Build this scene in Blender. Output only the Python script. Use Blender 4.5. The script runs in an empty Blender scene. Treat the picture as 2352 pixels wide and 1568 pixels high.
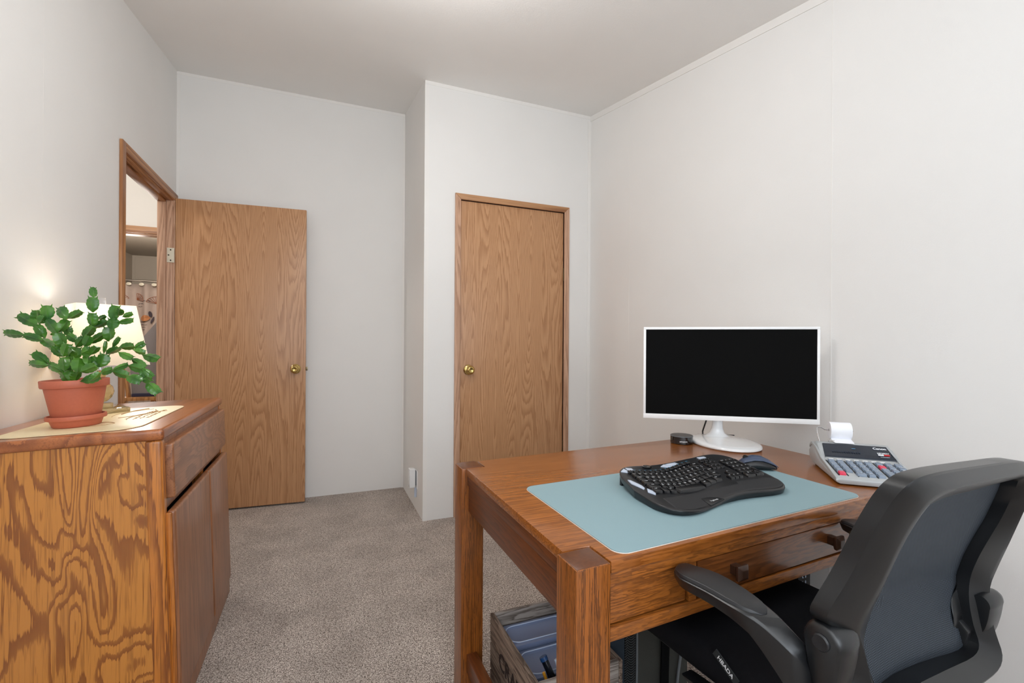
import bpy, bmesh, math, random
from mathutils import Vector, Matrix
random.seed(7)
PI = math.pi
sc = bpy.context.scene
COL = sc.collection

# ------------------------------------------------------------------ camera
cam_d = bpy.data.cameras.new('camera')
cam = bpy.data.objects.new('camera', cam_d)
COL.objects.link(cam)
cam_d.sensor_width = 36.0
cam_d.lens = 36.0 * 1070.0 / 2352.0
cam_d.clip_start = 0.02
YAW = math.radians(22.3)
ROLL = 0.006
cam.location = (0, 0, 1.10)
cam.matrix_world = (Matrix.Translation((0, 0, 1.10)) @ Matrix.Rotation(-YAW, 4, 'Z') @ Matrix.Rotation(PI/2, 4, 'X')
                    @ Matrix.Rotation(ROLL, 4, 'Z'))
cam_d.shift_y = 7.0 / 2352.0
sc.camera = cam

# ------------------------------------------------------------------ world, lights, exposure
w = bpy.data.worlds.new('world'); sc.world = w; w.use_nodes = True
w.node_tree.nodes['Background'].inputs[0].default_value = (0.75, 0.85, 1.0, 1)
w.node_tree.nodes['Background'].inputs[1].default_value = 0.6
sc.view_settings.view_transform = 'Standard'
sc.view_settings.look = 'None'
sc.view_settings.gamma = 1.0
sc.view_settings.use_curve_mapping = False
sc.view_settings.exposure = 0.45
sc.cycles.use_denoising = True
sc.cycles.max_bounces = 12
sc.cycles.diffuse_bounces = 8
sc.cycles.glossy_bounces = 4
sc.cycles.transmission_bounces = 10
sc.cycles.transparent_max_bounces = 10
sc.cycles.caustics_reflective = False
sc.cycles.caustics_refractive = False
sc.cycles.sample_clamp_indirect = 6.0

def area(name, loc, rot, sx, sy, energy, col=(1, 1, 1)):
    l = bpy.data.lights.new(name, 'AREA'); l.shape = 'RECTANGLE'; l.size = sx; l.size_y = sy
    l.energy = energy; l.color = col
    o = bpy.data.objects.new(name, l); COL.objects.link(o); o.location = loc; o.rotation_euler = rot
    return o
def point(name, loc, energy, r, col=(1, 1, 1)):
    l = bpy.data.lights.new(name, 'POINT'); l.energy = energy; l.shadow_soft_size = r; l.color = col
    o = bpy.data.objects.new(name, l); COL.objects.link(o); o.location = loc
    return o
# daylight through the window in the wall behind the camera; the left-wall light is added fill
area('window_light', (0.25, -1.34, 1.35), (PI/2+.10, 0, 0), 1.9, 1.05, 19, (0.86, 0.93, 1.0))
area('side_fill_light', (-0.84, -0.75, 1.35), (PI/2, 0, -PI/2), 0.9, 1.0, 2.5, (0.86, 0.93, 1.0))
point('ceiling_fill_light', (0.30, 1.45, 2.28), 15.5, 0.15, (1.0, 0.985, 0.965))  # added fill for the deep end of the room, no such lamp in view
area('bounced_fill', (-0.15, -0.45, 1.45), (PI, 0, 0), 0.6, 0.6, 17, (0.88, 0.94, 1.0))      # added flash-like fill, aimed at the ceiling behind the viewer
point('hall_lamp_light', (-1.55, 3.5, 2.15), 14.5, 0.08, (1.0, 0.965, 0.93))
point('bathroom_light', (-1.7, 5.6, 2.0), 34, 0.1, (1.0, 0.93, 0.86))

# ------------------------------------------------------------------ helpers
def lin(c):
    return tuple(((v/255.0)/12.92 if v/255.0 <= 0.04045 else ((v/255.0+0.055)/1.055)**2.4) for v in c) + (1.0,)

class NT:
    def __init__(self, name):
        self.m = bpy.data.materials.new(name); self.m.use_nodes = True
        self.t = self.m.node_tree; self.b = self.t.nodes['Principled BSDF']
    def n(self, typ, **kw):
        nd = self.t.nodes.new(typ)
        for k, v in kw.items():
            if hasattr(nd, k): setattr(nd, k, v)
        return nd
    def l(self, a, b): self.t.links.new(a, b)
    def coord(self, scale=(1, 1, 1), rot=(0, 0, 0), loc=(0, 0, 0)):
        tc = self.n('ShaderNodeTexCoord'); mp = self.n('ShaderNodeMapping')
        mp.inputs['Scale'].default_value = scale; mp.inputs['Rotation'].default_value = rot; mp.inputs['Location'].default_value = loc
        self.l(tc.outputs['Object'], mp.inputs['Vector']); return mp.outputs['Vector']
    def noise(self, vec, scale=5, detail=2, rough=.5, dist=0):
        nd = self.n('ShaderNodeTexNoise'); nd.inputs['Scale'].default_value = scale; nd.inputs['Detail'].default_value = detail
        nd.inputs['Roughness'].default_value = rough; nd.inputs['Distortion'].default_value = dist
        self.l(vec, nd.inputs['Vector']); return nd.outputs['Fac']
    def math(self, op, a, b=None, c=None):
        nd = self.n('ShaderNodeMath'); nd.operation = op
        for i, v in enumerate((a, b, c)):
            if v is None: continue
            if isinstance(v, (int, float)): nd.inputs[i].default_value = v
            else: self.l(v, nd.inputs[i])
        return nd.outputs[0]
    def ramp(self, fac, stops):
        nd = self.n('ShaderNodeValToRGB'); cr = nd.color_ramp
        while len(cr.elements) < len(stops): cr.elements.new(0.5)
        for e, (p, c) in zip(cr.elements, stops):
            e.position = p; e.color = c if len(c) == 4 else (c[0], c[1], c[2], 1)
        self.l(fac, nd.inputs[0]); return nd.outputs['Color']
    def mix(self, fac, a, b, mode='MIX'):
        nd = self.n('ShaderNodeMix'); nd.data_type = 'RGBA'; nd.blend_type = mode
        for s, v in ((nd.inputs[0], fac), (nd.inputs[6], a), (nd.inputs[7], b)):
            if isinstance(v, (int, float)): s.default_value = v
            elif isinstance(v, tuple): s.default_value = v
            else: self.l(v, s)
        return nd.outputs[2]
    def bump(self, h, strength=.3, dist=.001):
        nd = self.n('ShaderNodeBump'); nd.inputs['Strength'].default_value = strength; nd.inputs['Distance'].default_value = dist
        self.l(h, nd.inputs['Height']); self.l(nd.outputs[0], self.b.inputs['Normal'])
    def col(self, c):
        if isinstance(c, tuple): self.b.inputs['Base Color'].default_value = c
        else: self.l(c, self.b.inputs['Base Color'])
    def set(self, rough=.5, metal=0, spec=.5, **kw):
        self.b.inputs['Roughness'].default_value = rough; self.b.inputs['Metallic'].default_value = metal
        self.b.inputs['Specular IOR Level'].default_value = spec
        for k, v in kw.items(): self.b.inputs[k.replace('_', ' ')].default_value = v
        return self.m

def plain(name, rgb, rough=.5, metal=0, spec=.5, noise=0.06, nscale=60, bump=0.0, bscale=300, **kw):
    k = NT(name); v = k.coord()
    c = lin(rgb)
    if noise:
        f = k.noise(v, nscale, 2)
        k.col(k.mix(f, tuple(x*(1-noise) for x in c[:3])+(1,), tuple(min(1, x*(1+noise)) for x in c[:3])+(1,)))
    else: k.col(c)
    if bump: k.bump(k.noise(k.coord(), bscale, 2), bump, .0006)
    return k.set(rough, metal, spec, **kw)

def wood(name, light, dark, grain='z', feat=7.0, stretch=.09, bands=12.0, soft=.45, pore=.25, pore_scale=160, rough=.4,
         spec=.5, coat=0.0, jitter=.25, lo=0.0, gain=.12, dist=.4, seed=0.0, tone=.12, bump=.15, duty=None, fine=.0):
    """contour-band oak: nested cathedrals from a stretched noise field"""
    k = NT(name); ax = 'xyz'.index(grain)
    s1 = [feat]*3; s1[ax] = feat*stretch
    s2 = [pore_scale]*3; s2[ax] = pore_scale*.03
    s3 = [feat*4]*3; s3[ax] = feat*.6
    v1 = k.coord(tuple(s1), loc=(seed, seed*1.7, seed*.6)); v2 = k.coord(tuple(s2)); v3 = k.coord(tuple(s3), loc=(seed, 0, 0))
    n1 = k.noise(v1, 1.0, 1.0, .35, dist); n2 = k.noise(v2, 1.0, 2.0, .6); n3 = k.noise(v3, 1.0, 2.0, .6)
    h = k.math('MULTIPLY_ADD', n1, bands, k.math('MULTIPLY', k.math('ADD', n3, n2), jitter))
    f = k.math('FRACT', h)
    band = k.ramp(f, [(0.0, (1, 1, 1)), (soft, (lo, lo, lo)), (1.0-gain, (lo, lo, lo)), (1.0, (1, 1, 1))])
    if duty:
        band = k.ramp(f, [(0.0, (0, 0, 0)), (.06, (1, 1, 1)), (duty, (.75, .75, .75)), (duty+.07, (0, 0, 0))])
    c = k.mix(band, lin(light), lin(dark))
    por = k.ramp(n2, [(0.50, (0, 0, 0)), (0.66, (1, 1, 1))])
    dk = tuple(x*.75 for x in lin(dark)[:3])+(1,)
    c = k.mix(k.math('MULTIPLY', por, pore), c, dk)
    n4 = k.noise(k.coord(), 2.2, 1)
    c = k.mix(k.math('MULTIPLY', n4, tone*2), c, tuple(x*.62 for x in lin(light)[:3])+(1,))
    k.col(c)
    if bump: k.bump(n2, bump, .0004)
    return k.set(rough, 0, spec, Coat_Weight=coat, Coat_Roughness=.12)

class MB:
    def __init__(self): self.v = []; self.f = []
    def add(self, vs, fs):
        b = len(self.v); self.v += [tuple(p) for p in vs]; self.f += [tuple(b+i for i in f) for f in fs]; return self
    def box(self, x0, y0, z0, x1, y1, z1):
        return self.add([(x0,y0,z0),(x1,y0,z0),(x1,y1,z0),(x0,y1,z0),(x0,y0,z1),(x1,y0,z1),(x1,y1,z1),(x0,y1,z1)],
                        [(3,2,1,0),(4,5,6,7),(0,1,5,4),(1,2,6,5),(2,3,7,6),(3,0,4,7)])
    def loft(self, rings, closed=True, caps=True):
        n = len(rings[0]); vs = [p for r in rings for p in r]; fs = []
        for i in range(len(rings)-1):
            for j in range(n if closed else n-1):
                a = i*n+j; b = i*n+(j+1) % n
                fs.append((a, b, b+n, a+n))
        if caps and closed:
            fs.append(tuple(range(n))[::-1]); fs.append(tuple((len(rings)-1)*n+j for j in range(n)))
        return self.add(vs, fs)
    def lathe(self, prof, c=(0, 0, 0), n=32, sx=1, sy=1, caps=True):
        rings = [[(c[0]+r*sx*math.cos(2*PI*j/n), c[1]+r*sy*math.sin(2*PI*j/n), c[2]+z) for j in range(n)] for r, z in prof]
        return self.loft(rings, True, caps)
    def tube(self, pts, r, n=10, caps=True):
        pts = [Vector(p) for p in pts]; rings = []
        rs = r if isinstance(r, (list, tuple)) else [r]*len(pts)
        prev = None
        for i, p in enumerate(pts):
            d = (pts[min(i+1, len(pts)-1)]-pts[max(i-1, 0)]).normalized()
            if prev is None:
                a = Vector((0, 0, 1)) if abs(d.z) < .9 else Vector((1, 0, 0))
                s = d.cross(a).normalized()
            else: s = (prev - d*prev.dot(d)).normalized()
            prev = s; t = d.cross(s)
            rings.append([p + (s*math.cos(2*PI*j/n)+t*math.sin(2*PI*j/n))*rs[i] for j in range(n)])
        return self.loft(rings, True, caps)
    def prism(self, poly, z0, z1):
        return self.loft([[(x, y, z0) for x, y in poly], [(x, y, z1) for x, y in poly]])
    def build(self, name, mat, parent=None, bevel=0, seg=2, smooth=False, xf=None, subsurf=0, angle=40):
        vs = [xf(*p) for p in self.v] if xf else self.v
        me = bpy.data.meshes.new(name); me.from_pydata([tuple(p) for p in vs], [], self.f)
        bm = bmesh.new(); bm.from_mesh(me)
        bmesh.ops.recalc_face_normals(bm, faces=bm.faces)
        if bevel:
            ed = [e for e in bm.edges if len(e.link_faces) == 2 and e.calc_face_angle(0) > math.radians(35)]
            bmesh.ops.bevel(bm, geom=ed, offset=bevel, segments=seg, profile=.6, affect='EDGES', clamp_overlap=True)
        bm.to_mesh(me); bm.free()
        if smooth or bevel:
            for p in me.polygons: p.use_smooth = True
            try: me.set_sharp_from_angle(angle=math.radians(angle))
            except Exception: pass
        me.materials.append(mat)
        o = bpy.data.objects.new(name, me); COL.objects.link(o)
        if parent: o.parent = parent
        if subsurf:
            md = o.modifiers.new('sub', 'SUBSURF'); md.levels = subsurf; md.render_levels = subsurf
        return o

def tag(o, label=None, cat=None, group=None, kind=None):
    if label: o['label'] = label
    if cat: o['category'] = cat
    if group: o['group'] = group
    if kind: o['kind'] = kind
    return o
def empty(name, loc=(0, 0, 0), rz=0):
    o = bpy.data.objects.new(name, None); COL.objects.link(o); o.location = loc; o.rotation_euler = (0, 0, rz)
    o.empty_display_size = .05
    return o
def struct(o): o['kind'] = 'structure'; return o
def text(name, s, size, mat, parent, M, extrude=.0002, bold=0.0, align='CENTER', sx=1.0):
    cu = bpy.data.curves.new(name, 'FONT'); cu.body = s; cu.size = size; cu.extrude = extrude; cu.offset = bold
    cu.align_x = align; cu.align_y = 'CENTER'
    t = bpy.data.objects.new(name, cu); COL.objects.link(t)
    dg = bpy.context.evaluated_depsgraph_get(); dg.update()
    me = bpy.data.meshes.new_from_object(t.evaluated_get(dg))
    bpy.data.objects.remove(t)
    me.transform(M @ Matrix.Diagonal((sx, 1, 1, 1)))
    me.materials.clear(); me.materials.append(mat)
    o = bpy.data.objects.new(name, me); COL.objects.link(o)
    if parent: o.parent = parent
    return o
def frame(o, ex, ey):
    """matrix placing text: origin o, x axis ex, y axis ey"""
    ex = Vector(ex).normalized(); ey = Vector(ey); ez = ex.cross(ey).normalized(); ey = ez.cross(ex)
    return Matrix(((ex.x, ey.x, ez.x, o[0]), (ex.y, ey.y, ez.y, o[1]), (ex.z, ey.z, ez.z, o[2]), (0, 0, 0, 1)))

# ------------------------------------------------------------------ materials
def wall_mat(name, rgb, tex=.25):
    k = NT(name); v = k.coord((1, 1, 1)); f = k.noise(v, 3.0, 3)
    c = lin(rgb); k.col(k.mix(f, tuple(x*.965 for x in c[:3])+(1,), tuple(min(1, x*1.02) for x in c[:3])+(1,)))
    a = k.noise(k.coord((1, 1, .35)), 420, 3, .6); b = k.noise(k.coord((.35, .35, 1)), 420, 3, .6)
    k.bump(k.math('ADD', a, b), tex, .0008)
    return k.set(.62, 0, .3)
M = {}
M['wall'] = wall_mat('vinyl_wallboard', (229, 228, 226))
M['ceil'] = wall_mat('textured_ceiling', (236, 235, 233), .6)
M['hallwall'] = wall_mat('hall_cream', (228, 225, 220))
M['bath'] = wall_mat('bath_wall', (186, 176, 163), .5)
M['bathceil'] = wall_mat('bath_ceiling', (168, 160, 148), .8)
M['trimwhite'] = wall_mat('wall_batten', (231, 229, 226), .1)
def carpet_mat():
    k = NT('taupe_carpet'); v = k.coord()
    n = k.noise(v, 260, 3, .75, .6); n2 = k.noise(v, 90, 2, .6); big = k.noise(v, 4.5, 3, .6)
    m = k.math('ADD', k.math('MULTIPLY', n, .85), k.math('MULTIPLY', n2, .15))
    c = k.ramp(m, [(.42, lin((76, 63, 55))), (.47, lin((154, 138, 127))), (.53, lin((212, 198, 187))), (.61, lin((248, 240, 231)))])
    c = k.mix(k.math('MULTIPLY', k.ramp(big, [(.35, (0, 0, 0)), (.65, (1, 1, 1))]), .28), c, lin((84, 70, 60)))
    k.col(c); k.bump(k.math('ADD', m, k.math('MULTIPLY', big, .3)), .9, .006)
    return k.set(.95, 0, .1, Sheen_Weight=.15)
M['carpet'] = carpet_mat()
M['door'] = wood('oak_print_door', (194, 148, 108), (166, 119, 81), 'z', 6.5, .055, 46, .55, .34, 190, .34, .45, jitter=.9, gain=.1, dist=.15, tone=.06)
M['jamb'] = wood('oak_jamb', (204, 164, 136), (166, 124, 97), 'z', 12, .05, 12, .5, .35, 180, .45, jitter=.6, seed=2)
M['jamb_h'] = wood('oak_casing_head', (186, 138, 96), (140, 92, 56), 'x', 10, .06, 7, .5, .35, 160, .45, jitter=.5, seed=5)
M['jamb_y'] = wood('oak_casing_head_left', (180, 128, 82), (128, 78, 44), 'y', 10, .06, 7, .5, .35, 160, .45, jitter=.5, seed=3)
M['casing'] = wood('oak_casing', (186, 134, 88), (140, 88, 50), 'z', 10, .05, 7, .5, .35, 160, .4, jitter=.5, seed=8)
M['cab_side'] = wood('cabinet_plywood', (198, 130, 56), (134, 74, 27), 'z', 7.2, .32, 11, .62, .5, 240, .3, .5, .5, jitter=.8, dist=1.1, seed=1.5, tone=.12, duty=.36)
M['cab_post'] = wood('cabinet_oak_edge', (198, 122, 48), (120, 62, 20), 'z', 16, .05, 7, .5, .6, 220, .3, .5, .5, jitter=.8)
M['cab_top'] = wood('cabinet_oak_top', (172, 100, 52), (128, 68, 32), 'y', 8, .08, 8, .5, .45, 220, .28, .5, .5, jitter=.6)
M['cab_face'] = wood('cabinet_oak_front', (158, 104, 68), (124, 78, 50), 'z', 10, .06, 12, .5, .6, 260, .34, .5, .2, jitter=.8, seed=4)
M['cab_draw'] = wood('cabinet_oak_drawer', (160, 106, 70), (126, 80, 52), 'y', 8, .25, 12, .5, .6, 260, .34, .5, .2, jitter=.7, seed=6)
M['desk_top'] = wood('desk_oak_top', (160, 94, 38), (118, 64, 22), 'x', 26, .04, 10, .55, .65, 260, .27, .5, .3, jitter=1.2, tone=.3)
M['desk_front'] = wood('desk_oak_front', (164, 96, 36), (100, 54, 18), 'x', 34, .07, 9, .5, .9, 300, .38, .5, .25, jitter=1.6, tone=.4, seed=3)
M['desk_draw'] = wood('desk_quartered_drawer', (128, 74, 34), (84, 46, 20), 'x', 18, .14, 9, .5, .7, 260, .3, .5, .4, jitter=1.2, tone=.4, seed=7)
M['desk_shaded'] = wood('desk_oak_shaded', (108, 54, 16), (72, 34, 10), 'y', 24, .07, 9, .5, .6, 260, .4, .5, .2, jitter=1.2, tone=.3, seed=5)  # darker copy of the desk oak: shade of the unlit sides put into the colour
M['desk_leg'] = wood('desk_oak_leg', (154, 88, 32), (78, 40, 12), 'z', 60, .012, 9, .4, .95, 340, .36, .45, .25, jitter=1.2, tone=.25, seed=9)
M['desk_end'] = plain('desk_end_grain', (92, 52, 28), .35, noise=.35, nscale=140)
M['dark_wood'] = plain('dark_worn_wood', (56, 33, 20), .4, noise=.35, nscale=90)
M['seam'] = plain('dark_joint', (40, 22, 12), .7, noise=.1)
M['brass'] = plain('polished_brass', (205, 178, 112), .16, 1.0, noise=.03)
M['darkbrass'] = plain('aged_brass', (120, 108, 84), .35, 1.0, noise=.1)
M['whitemetal'] = plain('painted_hinge', (214, 208, 190), .4, 0, noise=.05)
M['chrome'] = plain('chrome', (215, 215, 215), .08, 1.0, noise=.01)
M['screw'] = plain('screw_dark', (70, 64, 56), .5, .6, noise=.05)
M['white'] = plain('white_plastic', (238, 238, 238), .28, noise=.02)
M['whitegloss'] = plain('glossy_white_plastic', (226, 228, 230), .09, noise=.01, Coat_Weight=.5)
M['screen'] = plain('dark_screen', (20, 20, 20), .5, noise=.02, spec=.0)
M['black'] = plain('black_plastic', (24, 25, 27), .35, noise=.05)
M['blackgloss'] = plain('glossy_black', (10, 11, 14), .07, noise=.02, Coat_Weight=.6)
M['chairplastic'] = plain('charcoal_nylon', (19, 20, 22), .30, noise=.08, nscale=300, bump=.14, bscale=2200, spec=.6)
M['chairpad'] = plain('charcoal_armpad', (24, 25, 28), .36, noise=.05, bump=.2, bscale=700)
M['fabric'] = plain('black_fabric', (20, 20, 23), .95, noise=.3, nscale=700, bump=.5, bscale=900, spec=.1)
M['kbd'] = plain('keyboard_shell', (24, 25, 28), .32, noise=.05, spec=.5)
M['kbdpalm'] = plain('keyboard_palm_rest', (33, 34, 37), .48, noise=.12, nscale=1200, bump=.3, bscale=1300)
M['key'] = plain('keycaps', (17, 18, 21), .26, noise=.03, spec=.6)
M['silver'] = plain('silver_key', (186, 196, 212), .35, 0, noise=.03)
M['legend'] = plain('legend_white', (225, 228, 232), .5, noise=0)
M['legendblue'] = plain('legend_blue', (90, 170, 210), .5, noise=0)
M['navy'] = plain('mouse_blue_grey', (62, 74, 98), .3, noise=.05)
M['calc'] = plain('calculator_silver', (176, 180, 182), .35, .15, noise=.04)
M['calcdark'] = plain('calculator_trough', (112, 116, 120), .45, noise=.05)
M['calcwin'] = plain('calculator_display', (12, 26, 42), .12, noise=.1, nscale=30)
M['calcseg'] = plain('display_segments', (14, 32, 50), .4, noise=0)
M['calckey'] = plain('calculator_key', (128, 142, 160), .35, noise=.05)
M['calckeydk'] = plain('calculator_key_side', (30, 32, 36), .5, noise=.05)
M['redkey'] = plain('red_key', (222, 48, 82), .35, noise=.05)
M['red'] = plain('red_mark', (190, 30, 36), .4, noise=.02)
M['bluekey'] = plain('blue_slider', (60, 120, 170), .35, noise=.05)
M['paper'] = plain('white_paper', (240, 241, 246), .75, noise=.01)
M['terracotta'] = plain('terracotta_plastic', (186, 100, 74), .5, noise=.07, nscale=160, bump=.15, bscale=400)
M['soil'] = plain('potting_soil', (58, 36, 26), .95, noise=.5, nscale=180, bump=1, bscale=120)
M['crate'] = wood('weathered_crate', (140, 122, 108), (78, 64, 56), 'y', 22, .08, 7, .5, .7, 190, .8, .2, jitter=1.3, bump=.6)
M['crate_x'] = wood('weathered_crate_end', (176, 166, 158), (92, 80, 72), 'x', 22, .08, 7, .5, .7, 190, .8, .2, jitter=1.3, bump=.6, seed=3)
M['burn'] = plain('branded_letter', (34, 18, 12), .8, noise=.1)
M['olive'] = plain('grey_backpack_cloth', (70, 70, 66), .95, noise=.25, nscale=600, bump=.4, bscale=800, spec=.1)
M['strap'] = plain('black_webbing', (14, 14, 15), .9, noise=.15, spec=.1)
M['piping'] = plain('grey_piping', (110, 114, 118), .5, noise=.05)
M['bluegrey'] = plain('slate_cloth', (48, 56, 64), .9, noise=.1, spec=.1)
def herring():
    k = NT('herringbone_mesh'); tc = k.n('ShaderNodeTexCoord'); sp = k.n('ShaderNodeSeparateXYZ'); k.l(tc.outputs['Object'], sp.inputs[0])
    a = k.math('ABSOLUTE', k.math('SINE', k.math('MULTIPLY', sp.outputs['X'], 150)))
    f = k.math('SINE', k.math('MULTIPLY', k.math('ADD', sp.outputs['Z'], k.math('MULTIPLY', a, .008)), 900))
    c = k.ramp(f, [(.45, lin((8, 8, 9))), (.8, lin((74, 78, 80)))]); k.col(c); k.bump(f, .6, .001)
    return k.set(.7, 0, .3)
M['herring'] = herring()
def mesh_mat():
    k = NT('woven_back_mesh'); tc = k.n('ShaderNodeTexCoord'); sp = k.n('ShaderNodeSeparateXYZ'); k.l(tc.outputs['Object'], sp.inputs[0])
    sx = k.math('MULTIPLY', sp.outputs['X'], 2*PI/.0040); sz = k.math('MULTIPLY', sp.outputs['Z'], 2*PI/.0032)
    rowshift = k.math('MULTIPLY', k.math('SIGN', k.math('SINE', k.math('MULTIPLY', sz, .5))), PI/2)
    f = k.math('MULTIPLY', k.math('SINE', k.math('ADD', sx, rowshift)), k.math('ABSOLUTE', k.math('SINE', k.math('MULTIPLY', sz, .5))))
    f01 = k.math('MULTIPLY_ADD', f, .5, .5)
    c = k.ramp(f01, [(.30, lin((12, 15, 19))), (.60, lin((40, 46, 54))), (.90, lin((100, 110, 122)))])
    k.col(c); k.bump(f01, .4, .0006)
    return k.set(.6, 0, .35)
M['mesh'] = mesh_mat()
def mat_mat(name, rgb, r=.6):
    k = NT(name); v = k.coord(); n = k.noise(v, 700, 3, .6); n2 = k.noise(k.coord((1, 1, 1)), 12, 2)
    c = lin(rgb); k.col(k.mix(n, tuple(x*.92 for x in c[:3])+(1,), tuple(min(1, x*1.06) for x in c[:3])+(1,)))
    k.bump(n, .25, .0004); return k.set(r, 0, .4)
M['deskmat'] = mat_mat('pale_blue_leather', (136, 163, 170))
M['deskmat_edge'] = plain('mat_edge', (236, 224, 212), .5, noise=.02)
M['placemat'] = mat_mat('cream_placemat', (236, 220, 178), .4)
M['ink'] = plain('brown_ink', (176, 138, 92), .6, noise=.1)
def leaf_mat():
    k = NT('cactus_green'); v = k.coord(); n = k.noise(v, 25, 2); n2 = k.noise(v, 7, 1)
    c = k.mix(k.ramp(n, [(.3, (0, 0, 0)), (.7, (1, 1, 1))]), lin((30, 74, 15)), lin((88, 136, 40))); c = k.mix(k.math('MULTIPLY', n2, .35), c, lin((46, 124, 56)))
    k.col(c); k.bump(k.noise(k.coord(), 120, 2), .15, .001)
    return k.set(.28, 0, .5, Subsurface_Weight=.15, Subsurface_Radius=(.004, .01, .002), Subsurface_Scale=1.0, Coat_Weight=.15)
M['leaf'] = leaf_mat()
def shade_mat(name, rgb, tr=.6, emit=None):
    k = NT(name); t = k.n('ShaderNodeBsdfTranslucent'); d = k.n('ShaderNodeBsdfDiffuse'); mx = k.n('ShaderNodeMixShader')
    n = k.noise(k.coord(), 500, 2); c = lin(rgb)
    cc = k.mix(n, tuple(x*.96 for x in c[:3])+(1,), c)
    k.l(cc, t.inputs['Color']); k.l(cc, d.inputs['Color']); mx.inputs[0].default_value = tr
    k.l(d.outputs[0], mx.inputs[1]); k.l(t.outputs[0], mx.inputs[2])
    k.l(mx.outputs[0], k.t.nodes['Material Output'].inputs['Surface'])
    return k.m
M['shade'] = shade_mat('lamp_shade_linen', (250, 246, 238), .5)
M['curtain'] = None
def glass(name, rgb, rough=0.0, ior=1.46, tr=1.0):
    k = NT(name); k.col(lin(rgb)); return k.set(rough, 0, .5, Transmission_Weight=tr, IOR=ior)
M['crystal'] = glass('amber_crystal', (255, 228, 168), .02, 1.46, .72)
M['clear'] = glass('clear_acrylic', (252, 252, 255), .0, 1.45, .93)
M['clearplastic'] = glass('frosted_plastic_lid', (150, 164, 200), .3, 1.3, .35)
M['clearedge'] = plain('plastic_rim', (196, 210, 234), .25, noise=.03)
M['pencil'] = plain('yellow_pencil', (228, 160, 40), .4, noise=.1)
M['marker'] = plain('dark_marker', (14, 20, 30), .2, noise=.05)
M['markerblue'] = plain('marker_blue_end', (24, 62, 110), .3, noise=.05)
M['panelgrey'] = plain('grey_board', (142, 134, 132), .8, noise=.12, nscale=300)
M['panelnavy'] = plain('navy_edge', (44, 42, 66), .7, noise=.1)
M['stand'] = wood('light_wood_stand', (196, 140, 84), (150, 96, 50), 'z', 20, .1, 6, jitter=.6)
def emis(name, rgb, s):
    k = NT(name); k.b.inputs['Emission Color'].default_value = lin(rgb); k.b.inputs['Emission Strength'].default_value = s
    k.col(lin(rgb)); return k.m
M['bulb'] = emis('lit_bulb', (255, 214, 150), 6)
M['glow'] = emis('lit_fixture', (255, 244, 228), 2.0)
M['winpane'] = emis('bright_daylight_pane', (236, 244, 255), 1.2)

# ================================================================== THE ROOM
XL, XR, YB, YC, YF = -0.874, 1.785, 3.628, 2.885, -1.40
XA = 0.590                                     # side wall of the closet
def ceil(y): return 2.862 - 0.166*(YB-y)
def wall_y(m, x0, x1, y0, y1, z0=0.0, z1=None):
    """wall running along y, top follows the vaulted ceiling"""
    a = z1 if z1 is not None else ceil(y0)+.02; b = z1 if z1 is not None else ceil(y1)+.02
    return m.add([(x0,y0,z0),(x1,y0,z0),(x1,y1,z0),(x0,y1,z0),(x0,y0,a),(x1,y0,a),(x1,y1,b),(x0,y1,b)],
                 [(3,2,1,0),(4,5,6,7),(0,1,5,4),(1,2,6,5),(2,3,7,6),(3,0,4,7)])
struct(MB().box(-3.4, -1.6, -.06, 2.0, 8.0, 0).build('floor', M['carpet']))
m = MB(); e = .0
m.add([(XL-.08,YF-.1,ceil(YF-.1)),(XR+.1,YF-.1,ceil(YF-.1)),(XR+.1,YB+.1,ceil(YB+.1)),(XL-.08,YB+.1,ceil(YB+.1)),
       (XL-.08,YF-.1,ceil(YF-.1)+.06),(XR+.1,YF-.1,ceil(YF-.1)+.06),(XR+.1,YB+.1,ceil(YB+.1)+.06),(XL-.08,YB+.1,ceil(YB+.1)+.06)],
      [(3,2,1,0),(4,5,6,7),(0,1,5,4),(1,2,6,5),(2,3,7,6),(3,0,4,7)])
struct(m.build('ceiling', M['ceil']))
DY0, DY1, DZ = 2.735, 3.558, 2.012             # doorway in the left wall
m = MB(); wall_y(m, XL-.076, XL, YF, DY0); wall_y(m, XL-.076, XL, DY1, YB+.06); wall_y(m, XL-.076, XL, DY0, DY1, DZ)
struct(m.build('wall_left', M['wall']))
m = MB(); wall_y(m, XL, XA, YB, YB+.06); struct(m.build('wall_back', M['wall']))
m = MB(); wall_y(m, XA, XA+.07, YC+.07, YB); struct(m.build('wall_closet_side', M['wall']))
CX0, CX1, CZ = 0.806, 1.586, 2.036             # closet doorway
m = MB(); wall_y(m, XA, CX0, YC, YC+.07); wall_y(m, CX1, XR, YC, YC+.07); wall_y(m, CX0, CX1, YC, YC+.07, CZ)
struct(m.build('wall_closet', M['wall']))
m = MB(); wall_y(m, XR, XR+.07, YF, YC+.07); struct(m.build('wall_right', M['wall']))
WX0, WX1, WZ0, WZ1 = -.52, 1.42, .82, 1.88
m = MB(); wall_y(m, XL, WX0, YF-.07, YF); wall_y(m, WX1, XR, YF-.07, YF); m.box(WX0, YF-.07, 0, WX1, YF, WZ0); wall_y(m, WX0, WX1, YF-.07, YF, WZ1)
struct(m.build('wall_rear', M['wall']))
win = struct(empty('window_1', ((WX0+WX1)/2, YF-.035, WZ0)))
hw = (WX1-WX0)/2; hh = WZ1-WZ0; m = MB()
for a in ((-hw, 0, -hw+.05, hh), (hw-.05, 0, hw, hh), (-hw+.05, 0, hw-.05, .05), (-hw+.05, hh-.05, hw-.05, hh), (-.02, .05, .02, hh-.05)):
    m.box(a[0], -.02, a[1], a[2], .02, a[3])
m.build('window_frame', M['white'], win)

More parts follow.
